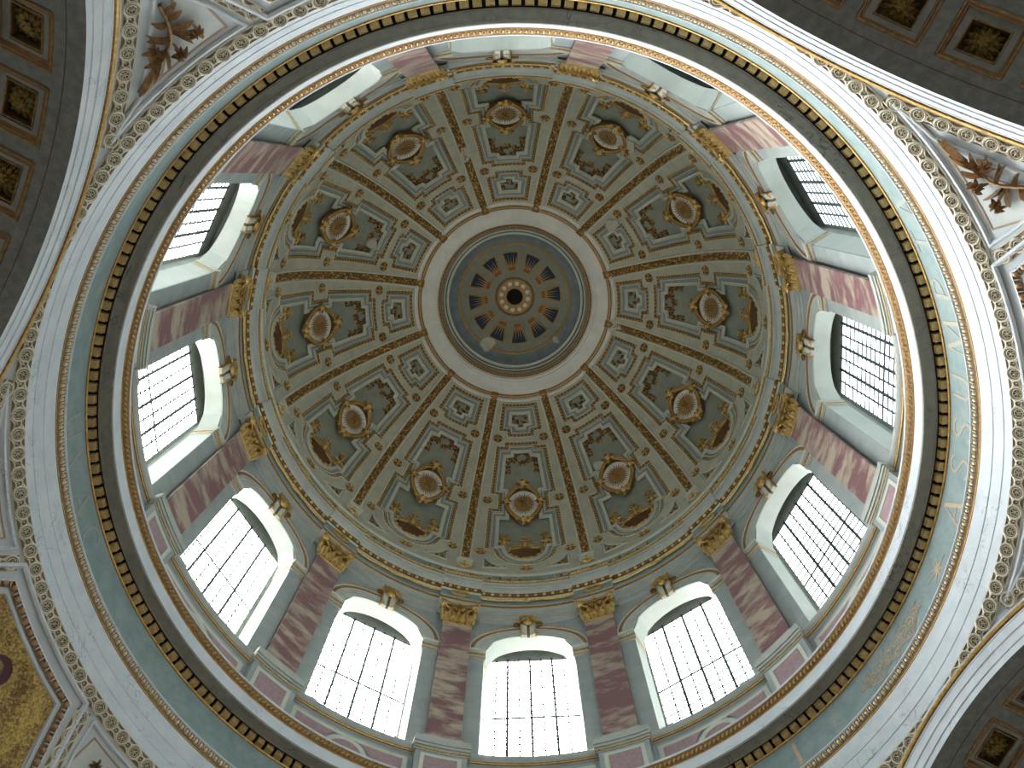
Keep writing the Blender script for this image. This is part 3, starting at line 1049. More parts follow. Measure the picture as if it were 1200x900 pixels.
def stroke(mb, x0, y0, x1, y1, w, m='letter_gold', h=0.02):
    d = np.array([x1 - x0, y1 - y0]); d /= np.linalg.norm(d); n = np.array([-d[1], d[0]]) * w / 2
    poly(mb, [(x0 - n[0], y0 - n[1]), (x1 - n[0], y1 - n[1]), (x1 + n[0], y1 + n[1]), (x0 + n[0], y0 + n[1])], h, m, 0.02)


def curve(mb, pts, w, m='letter_gold'):
    sweep(mb, pts, [(-w / 2, 0.0), (-w / 2, 0.02), (w / 2, 0.02), (w / 2, 0.0)], m, False, 0.1)


LET = {}
LET['A'] = lambda b, m: (stroke(b, -.42, 0, 0, 1.45, .06, m), stroke(b, .42, 0, 0, 1.45, .17, m), stroke(b, -.3, .45, .3, .45, .06, m), stroke(b, .25, .02, .6, .02, .05, m), stroke(b, -.55, .02, -.3, .02, .05, m))
LET['S'] = lambda b, m: curve(b, [(.32, 1.22), (.2, 1.40), (0, 1.45), (-.22, 1.38), (-.32, 1.15), (-.2, .92), (.1, .70), (.3, .48), (.3, .25), (.15, .05), (-.08, 0.0), (-.28, .08), (-.38, .28)], .13, m)
LET['U'] = lambda b, m: curve(b, [(-.4, 1.45), (-.4, .45), (-.3, .12), (-.05, 0), (.2, .08), (.36, .35), (.38, 1.45)], .12, m)
LET['M'] = lambda b, m: (stroke(b, -.62, 0, -.5, 1.45, .06, m), stroke(b, -.5, 1.45, -.05, 0, .17, m), stroke(b, -.05, 0, .45, 1.45, .06, m), stroke(b, .45, 1.45, .6, 0, .17, m))
LET['P'] = lambda b, m: (stroke(b, -.28, 0, -.28, 1.45, .16, m), curve(b, [(-.25, 1.42), (.1, 1.42), (.33, 1.28), (.36, 1.05), (.25, .8), (0, .7), (-.22, .7)], .09, m))
LET['T'] = lambda b, m: (stroke(b, 0, 0, 0, 1.45, .16, m), stroke(b, -.45, 1.42, .45, 1.42, .07, m))
LET['I'] = lambda b, m: (stroke(b, 0, 0, 0, 1.45, .17, m), stroke(b, -.18, .03, .18, .03, .06, m), stroke(b, -.18, 1.42, .18, 1.42, .06, m))
LET['C'] = lambda b, m: curve(b, [(.36, 1.2), (.15, 1.42), (-.12, 1.42), (-.36, 1.1), (-.4, .7), (-.32, .28), (-.08, .02), (.2, .04), (.4, .3)], .12, m)
LET['V'] = lambda b, m: (stroke(b, -.4, 1.45, 0, 0, .15, m), stroke(b, 0, 0, .4, 1.45, .06, m))


def letter(ch_, az, m, z=35.48, lab=None):
    # lettering reads with its foot to the outside of the ring, running towards smaller azimuth
    b = MB(); LET[ch_](b, m)
    x0 = R_(az) * 16.97
    o = b.build('gilt_letter', fr, lambda x, y, h: chF(x0 - x, y + z, h), (0, 0, 36.2))
    if lab: o['label'] = lab


for c_, az in (('A', 9.6), ('S', 3.6), ('S', -1.3), ('U', -6.9), ('M', -13.6), ('P', -19.9)):
    letter(c_, az, 'letter_gold' if c_ == 'A' else 'letter_mid')
for c_, az in (('T', -26.4), ('A', -31.5), ('U', 186.9), ('V', 182.0), ('A', 177.0), ('C', 171.6)):
    letter(c_, az, 'letter_worn', lab='faded letter')
letter('I', 50.15, 'letter_gold')


def star(az, z, R, m):
    b = MB(); x0 = R_(az) * 16.97
    for i in range(8):
        a = i * PI / 4 + 0.2; r = R if i % 2 == 0 else R * 0.8
        poly(b, [(x0 + r * math.cos(a), z + r * math.sin(a)), (x0 + 0.16 * R * math.cos(a + .5), z + 0.16 * R * math.sin(a + .5)), (x0, z), (x0 + 0.16 * R * math.cos(a - .5), z + 0.16 * R * math.sin(a - .5))], 0.015, m, 0.012)
    b.build('gilt_star', fr, chF, (0, 0, 36.2))


star(17.7, 36.05, 0.72, 'letter_gold'); star(43.4, 36.1, 0.62, 'letter_worn')
b = MB()
cx = R_(30.4) * 16.97
rgl = np.random.RandomState(3)
for sg in (-1, 1):                                       # painted leaf scroll between the two stars
    stem = [(cx + sg * t * 2.15, 35.62 + 0.35 * t + 0.22 * math.sin(t * 9.0)) for t in np.linspace(0, 1, 26)]
    curve(b, stem, .06, 'letter_mid')
    for i, (x, y) in enumerate(stem):
        leaf(b, x, y, PI / 2 + rgl.uniform(-.9, .9), 0.42 - i * 0.006, 0.10, 'letter_mid', 0.0, 0.01, rgl.uniform(-1, 1), 3)
    for x_, z_, r_ in ((.28, 36.30, .36), (.82, 36.35, .33), (1.32, 36.25, .27), (1.72, 36.35, .2)):
        curve(b, [(cx + sg * (x_ + (r_ - i * r_ * .05) * math.cos(i * .55 + 4)), z_ + (r_ - i * r_ * .05) * math.sin(i * .55 + 4)) for i in range(17)], .05, 'letter_gold')
        for k in range(7):
            a_ = k * .9 + x_
            leaf(b, cx + sg * (x_ + r_ * math.cos(a_)), z_ + r_ * math.sin(a_), (a_ if sg > 0 else PI - a_) + .4, .26, .09, 'letter_gold', 0.0, 0.01, .8, 3)
b.build('gilt_leaf_scroll', fr, chF, (0, 0, 36.2))


# ================================================================== drum
RW = 17.5
WA = 8.9                                   # half width of a window opening in degrees
def arch_z(az): return 54.5 + 2.35 * math.sqrt(max(0, 1 - (az / WA) ** 2))


drum = empty('wall_drum', (0, 0, 45))
tag(drum, 'curved grey marble drum wall pierced by twelve arched windows', 'wall', kind='structure')
m = MB()
az_in = np.degrees(np.arcsin(np.linspace(-1, 1, 41))) / 90 * WA
G = np.array([[polar(RW, a, z) for z in np.linspace(arch_z(a), 60.9, 6)] for a in az_in])
m.grid(G, 'grey_marble')
for sg in (-1, 1):
    G = np.array([[polar(RW, sg * a, z) for z in (43.1, 54.5, 56, 58, 60.9)] for a in np.linspace(WA, 15.0, 8)])
    m.grid(G, 'grey_marble')
w0 = m.build('wall_bay', drum, None, (0, 0, 45))
for k in range(1, 12):
    o = w0.copy(); COL.objects.link(o); o.rotation_euler = (0, 0, R_(30 * k))
# dado wall behind the parapet panels
m = MB(); lathe(m, [(17.45, 38.85), (17.45, 42.80)], 'grey_marble', 360)
m.build('dado_wall', drum, None, (0, 0, 45))
sill = MB()
lathe(sill, [(17.45, 42.66), (17.32, 42.72), (17.27, 42.74), (17.24, 42.78), (17.22, 42.84), (17.27, 42.87), (17.25, 42.92), (17.18, 42.98), (17.12, 43.06), (17.10, 43.10), (17.10, 43.22), (17.3, 43.26), (19.3, 43.28)],
      ['grey_stone', 'gold_dark', 'gold', 'gold_dark', 'grey_stone', 'grey_stone', 'grey_stone', 'grey_stone', 'grey_stone', 'grey_stone', 'grey_stone', 'grey_stone'], 360)
o = sill.build('trim_6', None, None, (0, 0, 42.9)); o.location = (0, 0, 42.9)
tag(o, 'grey sill course with a thin gold line under the drum windows', 'cornice', kind='structure')


# parapet inlays in each bay
def dado_bay():
    root = empty('parapet_panel')
    org = (17.45, 0, 40.8)
    ch = lambda x, y, h: cyl_chart(17.45)(x, y, h) - np.array(org)
    for sg in (-1, 1):
        a = MB()
        P = [(sg * 2.75, 39.9), (sg * 2.75, 42.15)] + [(sg * (1.08 * math.cos(t)), 41.05 + 1.08 * math.sin(t)) for t in np.linspace(1.25, -1.25, 12)][0:0]
        top_x = 0.62
        P += [(sg * (1.25 * math.sin(t)), 41.03 + 1.25 * math.cos(t)) for t in np.linspace(0.47, PI - 0.47, 12)]
        P = [(x, min(max(y, 39.9), 42.15)) for x, y in P]
        n = len(P)
        # fan quads between outer edge and concave end
        E = P[2:]
        Q = np.linspace(42.15, 39.9, len(E))
        Gd = np.array([[(sg * 2.75 + (e[0] - sg * 2.75) * t, q + (e[1] - q) * t, 0.045) for t in np.linspace(0, 1, 7)] for e, q in zip(E, Q)])
        a.grid(Gd, 'pink_marble')
        a.build('inlay_panel', root, ch)
    a = MB()
    c = circ(0, 41.03, 0.82, 0.86, 0, 28)
    Gd = np.array([[(x * t, 41.03 + (y - 41.03) * t, 0.05) for t in (0.02, 0.5, 1)] for x, y, _ in c])
    a.grid(Gd, 'pink_marble', ci=True); a.build('inlay_disc', root, ch)
    a = MB(); sweep(a, [p[:2] for p in circ(0, 41.03, 0.98, 1.02, 0, 32)], [(-0.14, 0.0), (-0.13, 0.04), (0.13, 0.04), (0.14, 0.0)], 'grey_stone', True)
    a.slots[0] = 'dome_pale'; a.build('disc_border', root, ch)
    a = MB(); sweep(a, [(-2.9, 39.8), (2.9, 39.8), (2.9, 42.28), (-2.9, 42.28)], [(-0.14, 0.0), (-0.12, 0.035), (0.12, 0.035), (0.14, 0.0)], 'dome_pale', True, 0.4)
    a.build('panel_border', root, ch)
    return root


spin(dado_bay(), 17.45, 40.8, WIN, lambda o, p: tag(o, "pink marble inlay panel with central disc below the %s window" % hour(p), 'panel', 'parapet panels under the drum windows'))


# ------------------------------------------------------------------ windows
def window():
    root = empty('window_1')
    org = np.array((17.5, 0, 43.2))
    I = lambda x, y, h: np.stack([x, y, h], -1)
    # reveal: from the drum wall out to the recess
    outl = [(-WA, 43.16)] + [(-WA, z) for z in np.linspace(44, 54.5, 6)] + [(a, arch_z(a)) for a in az_in[1:-1]] + [(WA, z) for z in np.linspace(54.5, 44, 6)] + [(WA, 43.16)]
    a = MB()
    G = []
    for az, z in outl:
        u = RW * math.sin(R_(az)); D = RW * math.cos(R_(az))
        G.append([(D + (18.45 - D) * t, u, z) for t in (0, 0.5, 1)])
    a.grid(np.array(G), 'reveal_white')
    a.build('reveal', root, None, org)
    a = MB()                                     # flange and outer recess
    G = []
    for az, z in outl:
        u = RW * math.sin(R_(az))
        if abs(az) >= WA - 1e-6: tu, tz = (3.0 if az > 0 else -3.0), z
        else:
            t = az / WA; tu, tz = 3.0 * t, 58.9
        if abs(az) >= WA - 1e-6 and z >= 54.49: tz = 58.9 if z > 54.49 else z
        G.append([(18.45, u, z), (18.45, tu, tz)])
    a.grid(np.array(G), 'reveal_grey')
    x = [(18.45, -3, 43.16), (18.45, -3, 58.9), (18.45, 3, 58.9), (18.45, 3, 43.16)]
    y = [(19.2, -3, 43.16), (19.2, -3, 58.9), (19.2, 3, 58.9), (19.2, 3, 43.16)]
    a.add(x + y, [(0, 1, 5, 4), (1, 2, 6, 5), (2, 3, 7, 6), (0, 3, 7, 4)], 'reveal_grey')
    a.add([(19.2, -3, 56.85), (19.2, 3, 56.85), (19.2, 3, 58.9), (19.2, -3, 58.9)], [(0, 1, 2, 3)], 'reveal_grey')
    for sg in (-1, 1):
        a.add([(19.2, sg * 3, 43.16), (19.2, sg * 2.78, 43.16), (19.2, sg * 2.78, 56.85), (19.2, sg * 3, 56.85)], [(0, 1, 2, 3)], 'reveal_grey')
    a.add([(19.2, -3, 43.0), (19.2, 3, 43.0), (19.2, 3, 43.65), (19.2, -3, 43.65)], [(0, 1, 2, 3)], 'reveal_grey')
    for sg in (-1, 1):  # unseen outer strips added to seal the drum against stray light
        a.add([(19.2, sg * 3, 42.9), (19.2, sg * 5.16, 42.9), (19.2, sg * 5.16, 59.6), (19.2, sg * 3, 59.6)], [(0, 1, 2, 3)], 'reveal_grey')
    a.add([(19.2, -3, 58.9), (19.2, 3, 58.9), (19.2, 3, 59.6), (19.2, -3, 59.6)], [(0, 1, 2, 3)], 'reveal_grey')
    a.build('outer_recess', root, None, org)
    # sill slab inside reveal
    # panes: 8 columns x 20 rows, each its own sheet
    a = MB()
    a.add([(0, -.335, -.32), (0, .335, -.32), (0, .335, .32), (0, -.335, .32)], [(0, 1, 2, 3)], 'window_glass')
    pm = a.build('glass_pane')
    gl = pm.data; bpy.data.objects.remove(pm)
    for i in range(8):
        for j in range(20):
            M = Matrix.Translation((19.22 - org[0], -2.415 + 0.69 * i, 43.98 + 0.66 * j - org[2])) @ Matrix.Rotation(random.uniform(-.012, .012), 4, 'Y')
            inst('glass_pane', gl, root, M)
    cb = lambda mb, x0, x1, y0, y1, z0, z1: mb.add([(x, y, z) for x in (x0, x1) for y in (y0, y1) for z in (z0, z1)],
                                                  [(0, 1, 3, 2), (4, 5, 7, 6), (0, 1, 5, 4), (2, 3, 7, 6), (0, 2, 6, 4), (1, 3, 7, 5)], 'iron')
    for i in range(1, 8):
        a = MB(); w_ = 0.07 if i % 2 == 0 else 0.035
        cb(a, 19.14, 19.24, -2.76 + .69 * i - w_, -2.76 + .69 * i + w_, 43.6, 57.1)
        a.build('upright_bar', root, None, org)
    for j in range(1, 20):
        a = MB(); w_ = 0.06 if j == 10 else 0.024
        cb(a, 19.16, 19.22, -2.78, 2.78, 43.65 + .66 * j - w_, 43.65 + .66 * j + w_)
        a.build('cross_bar', root, None, org)
    # archivolt
    chw = cyl_chart(RW)
    L = lambda x, y, h: chw(x, y, h) - org
    path = [(2.72 * math.cos(t), 54.48 + 2.37 * math.sin(t)) for t in np.linspace(0, PI, 40)]
    a = MB()
    sweep(a, path, [(0, -0.02), (0, 0.05), (-.2, 0.05), (-.21, 0.08), (-.42, 0.08), (-.43, 0.11), (-.62, 0.11), (-.63, 0.14), (-.66, .15), (-.67, .13)], 'grey_stone', seg=0.3)
    sweep(a, path, [(-.86, .14), (-.87, .19), (-.97, .19), (-.99, 0.0)], 'dome_pale', seg=0.3)
    a.build('archivolt', root, L)
    a = MB()
    sweep(a, path, [(-.66, .13), (-.69, .19), (-.76, .22), (-.83, .19), (-.86, .13)], 'gold_red', seg=0.3)
    P = densify([(x * 1.0, y) for x, y in path], 0.05, False); Mo = offs(P, False)
    Lc = np.concatenate([[0], np.cumsum(np.linalg.norm(np.diff(P, axis=0), axis=1))])
    for s in np.arange(0.08, Lc[-1], 0.13):
        x = np.interp(s, Lc, P[:, 0] - Mo[:, 0] * .765); y = np.interp(s, Lc, P[:, 1] - Mo[:, 1] * .765)
        blob(a, x, y, .17, .055, .055, .07, 'gold', nu=4)
    a.build('gilt_cord', root, L)
    # lesene and impost each side
    for sg in (-1, 1):
        a = MB()
        x0, x1 = sg * RW * R_(WA), sg * RW * R_(12.0)
        box(a, min(x0, x1), max(x0, x1), 43.1, 53.99, 0, 0.09, 'grey_marble', 2)
        a.build('side_strip', root, L)
        a = MB()
        lo_, hi_ = min(x0, x1) - (0.09 if sg > 0 else 0.02), max(x0, x1) + (0.02 if sg > 0 else 0.09)
        for z0, z1, h, mt in [(53.32, 53.48, .15, 'grey_stone'), (53.46, 53.58, .16, 'gold'), (53.55, 53.90, .14, 'grey_stone'), (53.88, 54.02, .20, 'gold'), (53.99, 54.22, .22, 'grey_stone'),
                              (54.22, 54.50, .26, 'dome_pale')]:
            box(a, lo_, hi_, z0, z1, 0, h, mt, 2)
        a.build('impost', root, L)
        a = MB()                                  # its return on the jamb
        u = 2.72
        for z0, z1, h, mt in [(53.32, 53.48, .05, 'reveal_white'), (53.46, 53.58, .07, 'gold'), (53.55, 53.90, .05, 'reveal_white'), (53.88, 54.02, .09, 'gold'), (53.99, 54.22, .10, 'reveal_white'),
                              (54.22, 54.50, .12, 'reveal_white')]:
            a.add([(x, sg * (u - q), z) for x in (17.28, 18.45) for q in (-0.02, h) for z in (z0, z1)],
                  [(0, 1, 3, 2), (4, 5, 7, 6), (0, 1, 5, 4), (2, 3, 7, 6), (0, 2, 6, 4), (1, 3, 7, 5)], mt)
        a.build('jamb_impost', root, None, org)
    return root


wn = [0]


def tagw(o, p):
    wn[0] += 1
    o.name = 'window_%d' % wn[0]
    tag(o, "arched leaded window of the dome drum at the %s position" % hour(p), 'window', kind='structure')


spin(window(), 17.5, 43.2, WIN, tagw)


# ------------------------------------------------------------------ keystones
def keystone():
    root = empty('keystone')
    org = np.array((17.4, 0, 57.8))
    L = lambda x, y, h: cyl_chart(17.5)(x, y + .78, h * .72) - org
    a = MB()
    # S-curved console, tapering downwards
    prof = [(55.72, .10), (55.80, .30), (56.1, .36), (56.5, .34), (56.9, .42), (57.3, .58), (57.7, .70), (58.0, .66), (58.15, .45)]
    for x0, x1, mt in ((-.56, -.44, 'gold_bright'), (-.44, -.10, 'reveal_white'), (-.10, .10, 'gold_dark'), (.10, .44, 'reveal_white'), (.44, .56, 'gold_bright')):
        G = np.array([[((x0 if t == 0 else x1) * (0.85 + .15 * i / 8), y, h + (0.06 if mt == 'gold_bright' else 0)) for t in (0, 1)] for i, (y, h) in enumerate(prof)])
        a.grid(G, mt)
    for sg in (-1, 1):
        G = np.array([[(sg * .56 * (0.85 + .15 * i / 8), y, hh) for hh in (0, h + .06)] for i, (y, h) in enumerate(prof)])
        a.grid(G, 'gold_dark')
    a.build('console', root, L)
    a = MB()                                  # shell and mask on its head
    for i in range(9):
        t = -PI * 0.1 + PI * 1.2 * i / 8
        leaf(a, 0, 57.25, t, .80, .30, 'gold', .55, .25, 0, 4)
    blob(a, 0, 57.20, .60, .34, .46, .32, 'gold', nu=10, nv=4)
    for sg in (-1, 1):
        blob(a, sg * .11, 57.45, .84, .05, .035, .04, 'gold_dark')
    a.build('shell', root, L)
    for sg in (-1, 1):
        a = MB(); scroll(a, sg * .66, 57.1, .28, 1.3, 'gold_dark', .09, .38, -sg, PI / 2)
        scroll(a, sg * .36, 55.95, .15, 1.2, 'gold_bright', .05, .34, sg, 0)
        a.build('scroll', root, L)
        a = MB()                              # leaf sprig lying on the archivolt
        for i in range(9):
            t = 0.19 + 0.085 * i
            px = sg * 3.80 * math.sin(t); py = 53.70 + 3.42 * math.cos(t) + .03
            leaf(a, px, py, (0 if sg > 0 else PI) - sg * (t * .8 - .6), .32 - .02 * i, .13, 'gold', .14, .08, 0, 3)
            leaf(a, px, py, (0 if sg > 0 else PI) - sg * (t * .8 + .5), .26 - .02 * i, .11, 'gold_dark', .14, .08, 0, 3)
            blob(a, px, py, .18, .07, .06, .08, 'gold')
        a.build('leaf_sprig', root, L)
    return root


spin(keystone(), 17.4, 57.8, WIN, lambda o, p: tag(o, "gilded scroll keystone with shell over the %s window" % hour(p), 'keystone', 'keystones of the drum windows'))


# ------------------------------------------------------------------ pilasters
def pilaster():
    root = empty('pilaster')
    org = np.array((17.1, 0, 43.9))
    ch17 = cyl_chart(17.2)
    L = lambda x, y, h: ch17(x, y, h) - org
    HW = 0.91
    a = MB(); box(a, -HW, HW, 43.95, 56.72, 0, .17, 'pink_breccia', 3)
    a.build('shaft', root, L)
    a = MB()
    box(a, -HW - .04, HW + .04, 43.86, 43.97, 0, .22, 'gold', 3)
    box(a, -HW - .10, HW + .10, 43.62, 43.86, 0, .30, 'grey_stone', 3)
    a.build('base', root, L)
    ped = MB()
    PW_ = 1.40
    box(ped, -PW_ + .12, PW_ - .12, 38.9, 42.62, -.2, .26, 'grey_marble', 4)
    ped = ped.build('pedestal', root, L)
    a = MB(); box(a, -.78, .78, 39.9, 42.05, .26, .29, 'pink_marble', 3); a.build('inlay_panel', ped, L)
    a = MB(); sweep(a, [(-.92, 39.75), (.92, 39.75), (.92, 42.2), (-.92, 42.2)], [(-.11, .26), (-.10, .30), (.10, .30), (.11, .26)], 'dome_pale', True, 0.4)
    a.build('panel_border', ped, L)
    a = MB()
    for z0, z1, h, mt in [(42.50, 42.60, .30, 'grey_stone'), (42.60, 42.69, .34, 'gold'), (42.69, 42.80, .34, 'grey_stone'), (42.80, 43.00, .41, 'grey_stone'), (43.0, 43.35, .47, 'grey_stone'), (43.35, 43.62, .38, 'grey_stone')]:
        box(a, -PW_ + .12 - h * .35, PW_ - .12 + h * .35, z0, z1, 0, h, mt, 4)
    a.build('pedestal_cap', ped, L)
    # corinthian capital
    cap = MB()
    G = np.array([[(x * (HW - .04 + .02 * 0), z, .14 + .18 * max(0, (z - 57.6)) ** 1.5) for x in np.linspace(-1, 1, 5)] for z in np.linspace(56.8, 58.9, 7)])
    cap.grid(G, 'gold_dark')
    for sg in (-1, 1):
        cap.add([(sg * HW, 56.8, 0), (sg * HW, 56.8, .15), (sg * HW, 58.9, .4), (sg * HW, 58.9, 0)], [(0, 1, 2, 3)], 'gold_dark')
    cap = cap.build('capital', root, L)
    a = MB(); box(a, -HW - .03, HW + .03, 56.70, 56.82, 0, .25, 'gold_bright', 3); a.build('neck_ring', cap, L)
    a = MB()                                   # concave abacus
    n = 12
    for i in range(n):
        x0, x1 = -1.25 + 2.5 * i / n, -1.25 + 2.5 * (i + 1) / n
        hh = lambda x: .32 + .26 * (abs(x) / 1.25) ** 2
        a.add([(x0, 58.95, 0), (x1, 58.95, 0), (x1, 58.95, hh(x1)), (x0, 58.95, hh(x0)), (x0, 59.22, 0), (x1, 59.22, 0), (x1, 59.22, hh(x1) + .06), (x0, 59.22, hh(x0) + .06)],
              [(0, 1, 2, 3), (3, 2, 6, 7), (4, 5, 6, 7)], 'gold')
    for sg in (-1, 1):
        a.add([(sg * 1.25, 58.95, 0), (sg * 1.25, 58.95, .58), (sg * 1.25, 59.22, .64), (sg * 1.25, 59.22, 0)], [(0, 1, 2, 3)], 'gold')
    a.build('abacus', cap, L)

    def acanthus(x, z, H, W, lean):
        a = MB()
        nn = 7; V = []; F = []
        for i in range(nn + 1):
            t = i / nn
            hgt = .17 + .05 * t + .34 * max(0, t - .45) ** 1.3 * 1.8
            zz_ = z + H * (t if t < .85 else .85 - (t - .85) * .9)
            wv = W * (.72 + .38 * math.sin(PI * t) + (.16 if i % 2 else -.05)) * (1 if t < .8 else .65) / 2
            xx = x + lean * t
            V += [(xx - wv, zz_ - .03, hgt - .06), (xx - wv * .4, zz_, hgt + .02), (xx, zz_, hgt + .09), (xx + wv * .4, zz_, hgt + .02), (xx + wv, zz_ - .03, hgt - .06)]
        for i in range(nn):
            for j in range(4):
                k = i * 5 + j
                F.append((k, k + 1, k + 6, k + 5))
        a.add(V, F, 'gold_bright')
        blob(a, x + lean, z + H * .82, .42 if H > 1 else .38, W * .42, .12, .12, 'gold', nu=6)
        a.build('acanthus_leaf', cap, L)
    for x in (-.72, -.24, .24, .72): acanthus(x, 56.85, .95, .33, x * .12)
    for x in (-.92, -.48, 0, .48, .92): acanthus(x, 57.05, 1.42, .26, x * .18)
    for sg in (-1, 1):
        a = MB()
        scroll(a, sg * 1.02, 58.62, .27, 1.6, 'gold_bright', .075, .52, sg, -PI / 2)
        tube(a, [(sg * .25, 57.8, .3), (sg * .45, 58.2, .36), (sg * .8, 58.42, .46), (sg * .98, 58.40, .52)], .06, 'gold', 5)
        a.build('volute', cap, L)
        a = MB(); scroll(a, sg * .30, 58.55, .18, 1.4, 'gold', .05, .36, -sg, -PI / 2)
        a.build('inner_scroll', cap, L)
    a = MB()
    for i in range(7):
        leaf(a, 0, 59.05, i * 2 * PI / 7, .24, .16, 'gold_bright', .42, .12, .2, 3)
    blob(a, 0, 59.05, .46, .09, .09, .14, 'gold')
    a.build('fleuron', cap, L)
    return root


spin(pilaster(), 17.1, 43.9, PIL, lambda o, p: tag(o, "pink and cream marble pilaster with gold capital between the %s windows" % between(p), 'pilaster', 'marble pilasters of the drum'))

# ------------------------------------------------------------------ drum entablature with breaks over the pilasters
azs = []; off = []
for k in range(12):
    c = 30 * k
    azs += list(np.linspace(c - 10.38, c + 10.38, 15)); off += [0] * 15
    azs += list(np.linspace(c + 10.42, c + 19.58, 7)); off += [0.16] * 7
EN = lambda n, p, m, l, z: ring_obj(n, p, m, l, z, azs=azs, off=off)
EN('trim_7', [(17.55, 58.55), (17.48, 58.58), (17.48, 59.10), (17.43, 59.11), (17.43, 59.66), (17.38, 59.67), (17.38, 60.25), (17.36, 60.30), (17.34, 60.44), (17.33, 60.54), (17.33, 60.58)],
   'grey_stone', 'grey stepped stone band just above the keystones of the drum', 59.4)
c7 = EN('trim_8', [(17.33, 60.56), (17.30, 60.60), (17.26, 60.66), (17.26, 60.80), (17.30, 60.86), (17.29, 60.89), (17.29, 61.0), (17.5, 61.03)],
        ['gold_dark', 'gold_red', 'gold', 'gold_red', 'dome_pale', 'grey_stone', 'grey_stone'], 'thin red-gold cord ring below the laurel frieze', 60.8)
EN('trim_9', [(17.5, 61.0), (17.40, 61.02), (17.40, 62.08), (17.36, 62.12), (17.33, 62.24)], ['grey_marble', 'blue_frieze', 'dome_pale', 'dome_pale'], 'grey blue laurel frieze ring above the drum windows', 61.5)
t10 = EN('trim_10', [(17.33, 62.22), (17.31, 62.26), (17.28, 62.38), (17.23, 62.52), (17.20, 62.62), (17.20, 62.68)],
         ['gold_red', 'gold_dark', 'gold_dark', 'gold_red', 'grey_stone'], 'egg moulding with bright gold eggs round the top of the drum', 62.4)
m = MB(); che = cyl_chart(17.29)
for i in range(184):
    a_ = 360 * i / 184.0
    d_ = abs((a_ - 15 + 15) % 30 - 15)
    oo = 0.16 if d_ < 4.58 else 0
    x = R_(a_) * 17.29
    blob(m, x, 62.43, .02 + oo, .15, .15, .13, 'gold_bright', nu=7, nv=3)
    leaf(m, x + .30, 62.30, PI / 2, .26, .12, 'gold', .02 + oo, .05, 0, 2)
o = m.build('egg_row', t10, che, (0, 0, 62.4)); o['kind'] = 'stuff'
EN('trim_11', [(17.20, 62.66), (17.12, 62.70), (17.04, 62.78), (16.98, 62.90), (16.96, 62.98), (16.88, 63.0), (16.86, 63.24), (16.82, 63.28), (16.80, 63.42)],
   'grey_stone', 'pale grey projecting cornice at the foot of the dome', 63.0)
t12 = EN('trim_12', [(16.80, 63.42), (16.74, 63.44), (16.70, 63.49), (16.70, 63.58), (16.74, 63.64), (16.80, 63.68), (17.5, 63.72)],
         ['gold_dark', 'gold', 'gold', 'gold', 'gold_dark', 'grey_stone'], 'gold cord ring at the foot of the dome', 63.55)
m = MB(); che = cyl_chart(16.72)
for i in range(520):
    a_ = 360 * i / 520.0
    d_ = abs((a_ - 15 + 15) % 30 - 15)
    oo = 0.16 if d_ < 4.58 else 0
    blob(m, R_(a_) * 16.72, 63.53, oo, .065, .10, .06, 'gold_bright', .5, nu=4)
o = m.build('bead_row', t12, che, (0, 0, 63.55)); o['kind'] = 'stuff'
t13 = ring_obj('trim_13', [(17.5, 63.70), (17.3, 63.75), (17.26, 65.72), (17.20, 65.74), (17.14, 65.80), (17.14, 65.98), (17.20, 66.02), (17.24, 66.14), (17.32, 66.20), (17.40, 66.34)],
               ['blue_frieze', 'blue_frieze', 'dome_pale', 'dome_pale', 'dome_pale', 'dome_pale', 'dome_pale', 'dome_cream', 'dome_cream'], 'pale moulded base ring of the dome with gilded leaf frieze', 64.8)
m = MB(); che = cyl_chart(17.27)
for i in range(300):
    x = R_(360 * i / 300.0) * 17.27
    if (i // 5) % 5 == 4: continue
    leaf(m, x, 65.0 + .3 * (i % 2), 0.5 + 1.6 * (i % 2) + (i % 3) * .4, .42, .2, 'gold' if i % 2 else 'gold_dark', 0, .1, .7, 3)
    blob(m, x + .15, 65.35, 0, .10, .12, .1, 'gold', nu=5)
o = m.build('leaf_relief', t13, che, (0, 0, 64.8)); o['kind'] = 'stuff'


# laurel swags and wreaths on the drum frieze
def swag():
    root = empty('laurel_branch')
    org = np.array((17.4, 0, 61.5))
    L = lambda x, y, h: cyl_chart(17.42)(x, y, h) - org
    for sg in (-1, 1):
        a = MB()
        pts = [(sg * (-.25 + 3.2 * t), 61.66 + .16 * t + .10 * math.sin(PI * t * 2), .10) for t in np.linspace(0, 1, 12)]
        tube(a, pts, .045, 'gold', 5)
        for i, (x, y, h) in enumerate(pts):
            for q in (-.35, .35):
                leaf(a, x, y, (0 if sg > 0 else PI) + q, .46, .17, 'gold' if q > 0 else 'gold_bright', .08, .1, 0, 3)
        a.build('branch', root, L)
    a = MB()
    for i in range(3): leaf(a, -.1 + .1 * i, 61.52, 1.0 + .5 * i, .6, .12, 'gold_bright', .12, .08, -.5, 4)
    a.build('ribbon', root, L)
    return root


spin(swag(), 17.4, 61.5, WIN, lambda o, p: tag(o, "pair of crossed gilded laurel branches on the frieze above the %s window" % hour(p), 'relief', 'laurel branches on the drum frieze'))


def wreath():
    root = empty('laurel_wreath')
    org = np.array((17.25, 0, 61.5))
    L = lambda x, y, h: cyl_chart(17.26)(x, y, h) - org
    a = MB()
    tube(a, circ(0, 61.68, .62, .32, .08, 20), .06, 'gold', 5, True)
    for i in range(20):
        t = 2 * PI * i / 20
        for q in (-.4, .4):
            leaf(a, .62 * math.cos(t), 61.68 + .32 * math.sin(t), t + PI / 2 + q, .2, .1, 'gold', .08, .08, 0, 2)
    a.build('leaf_ring', root, L)
    return root


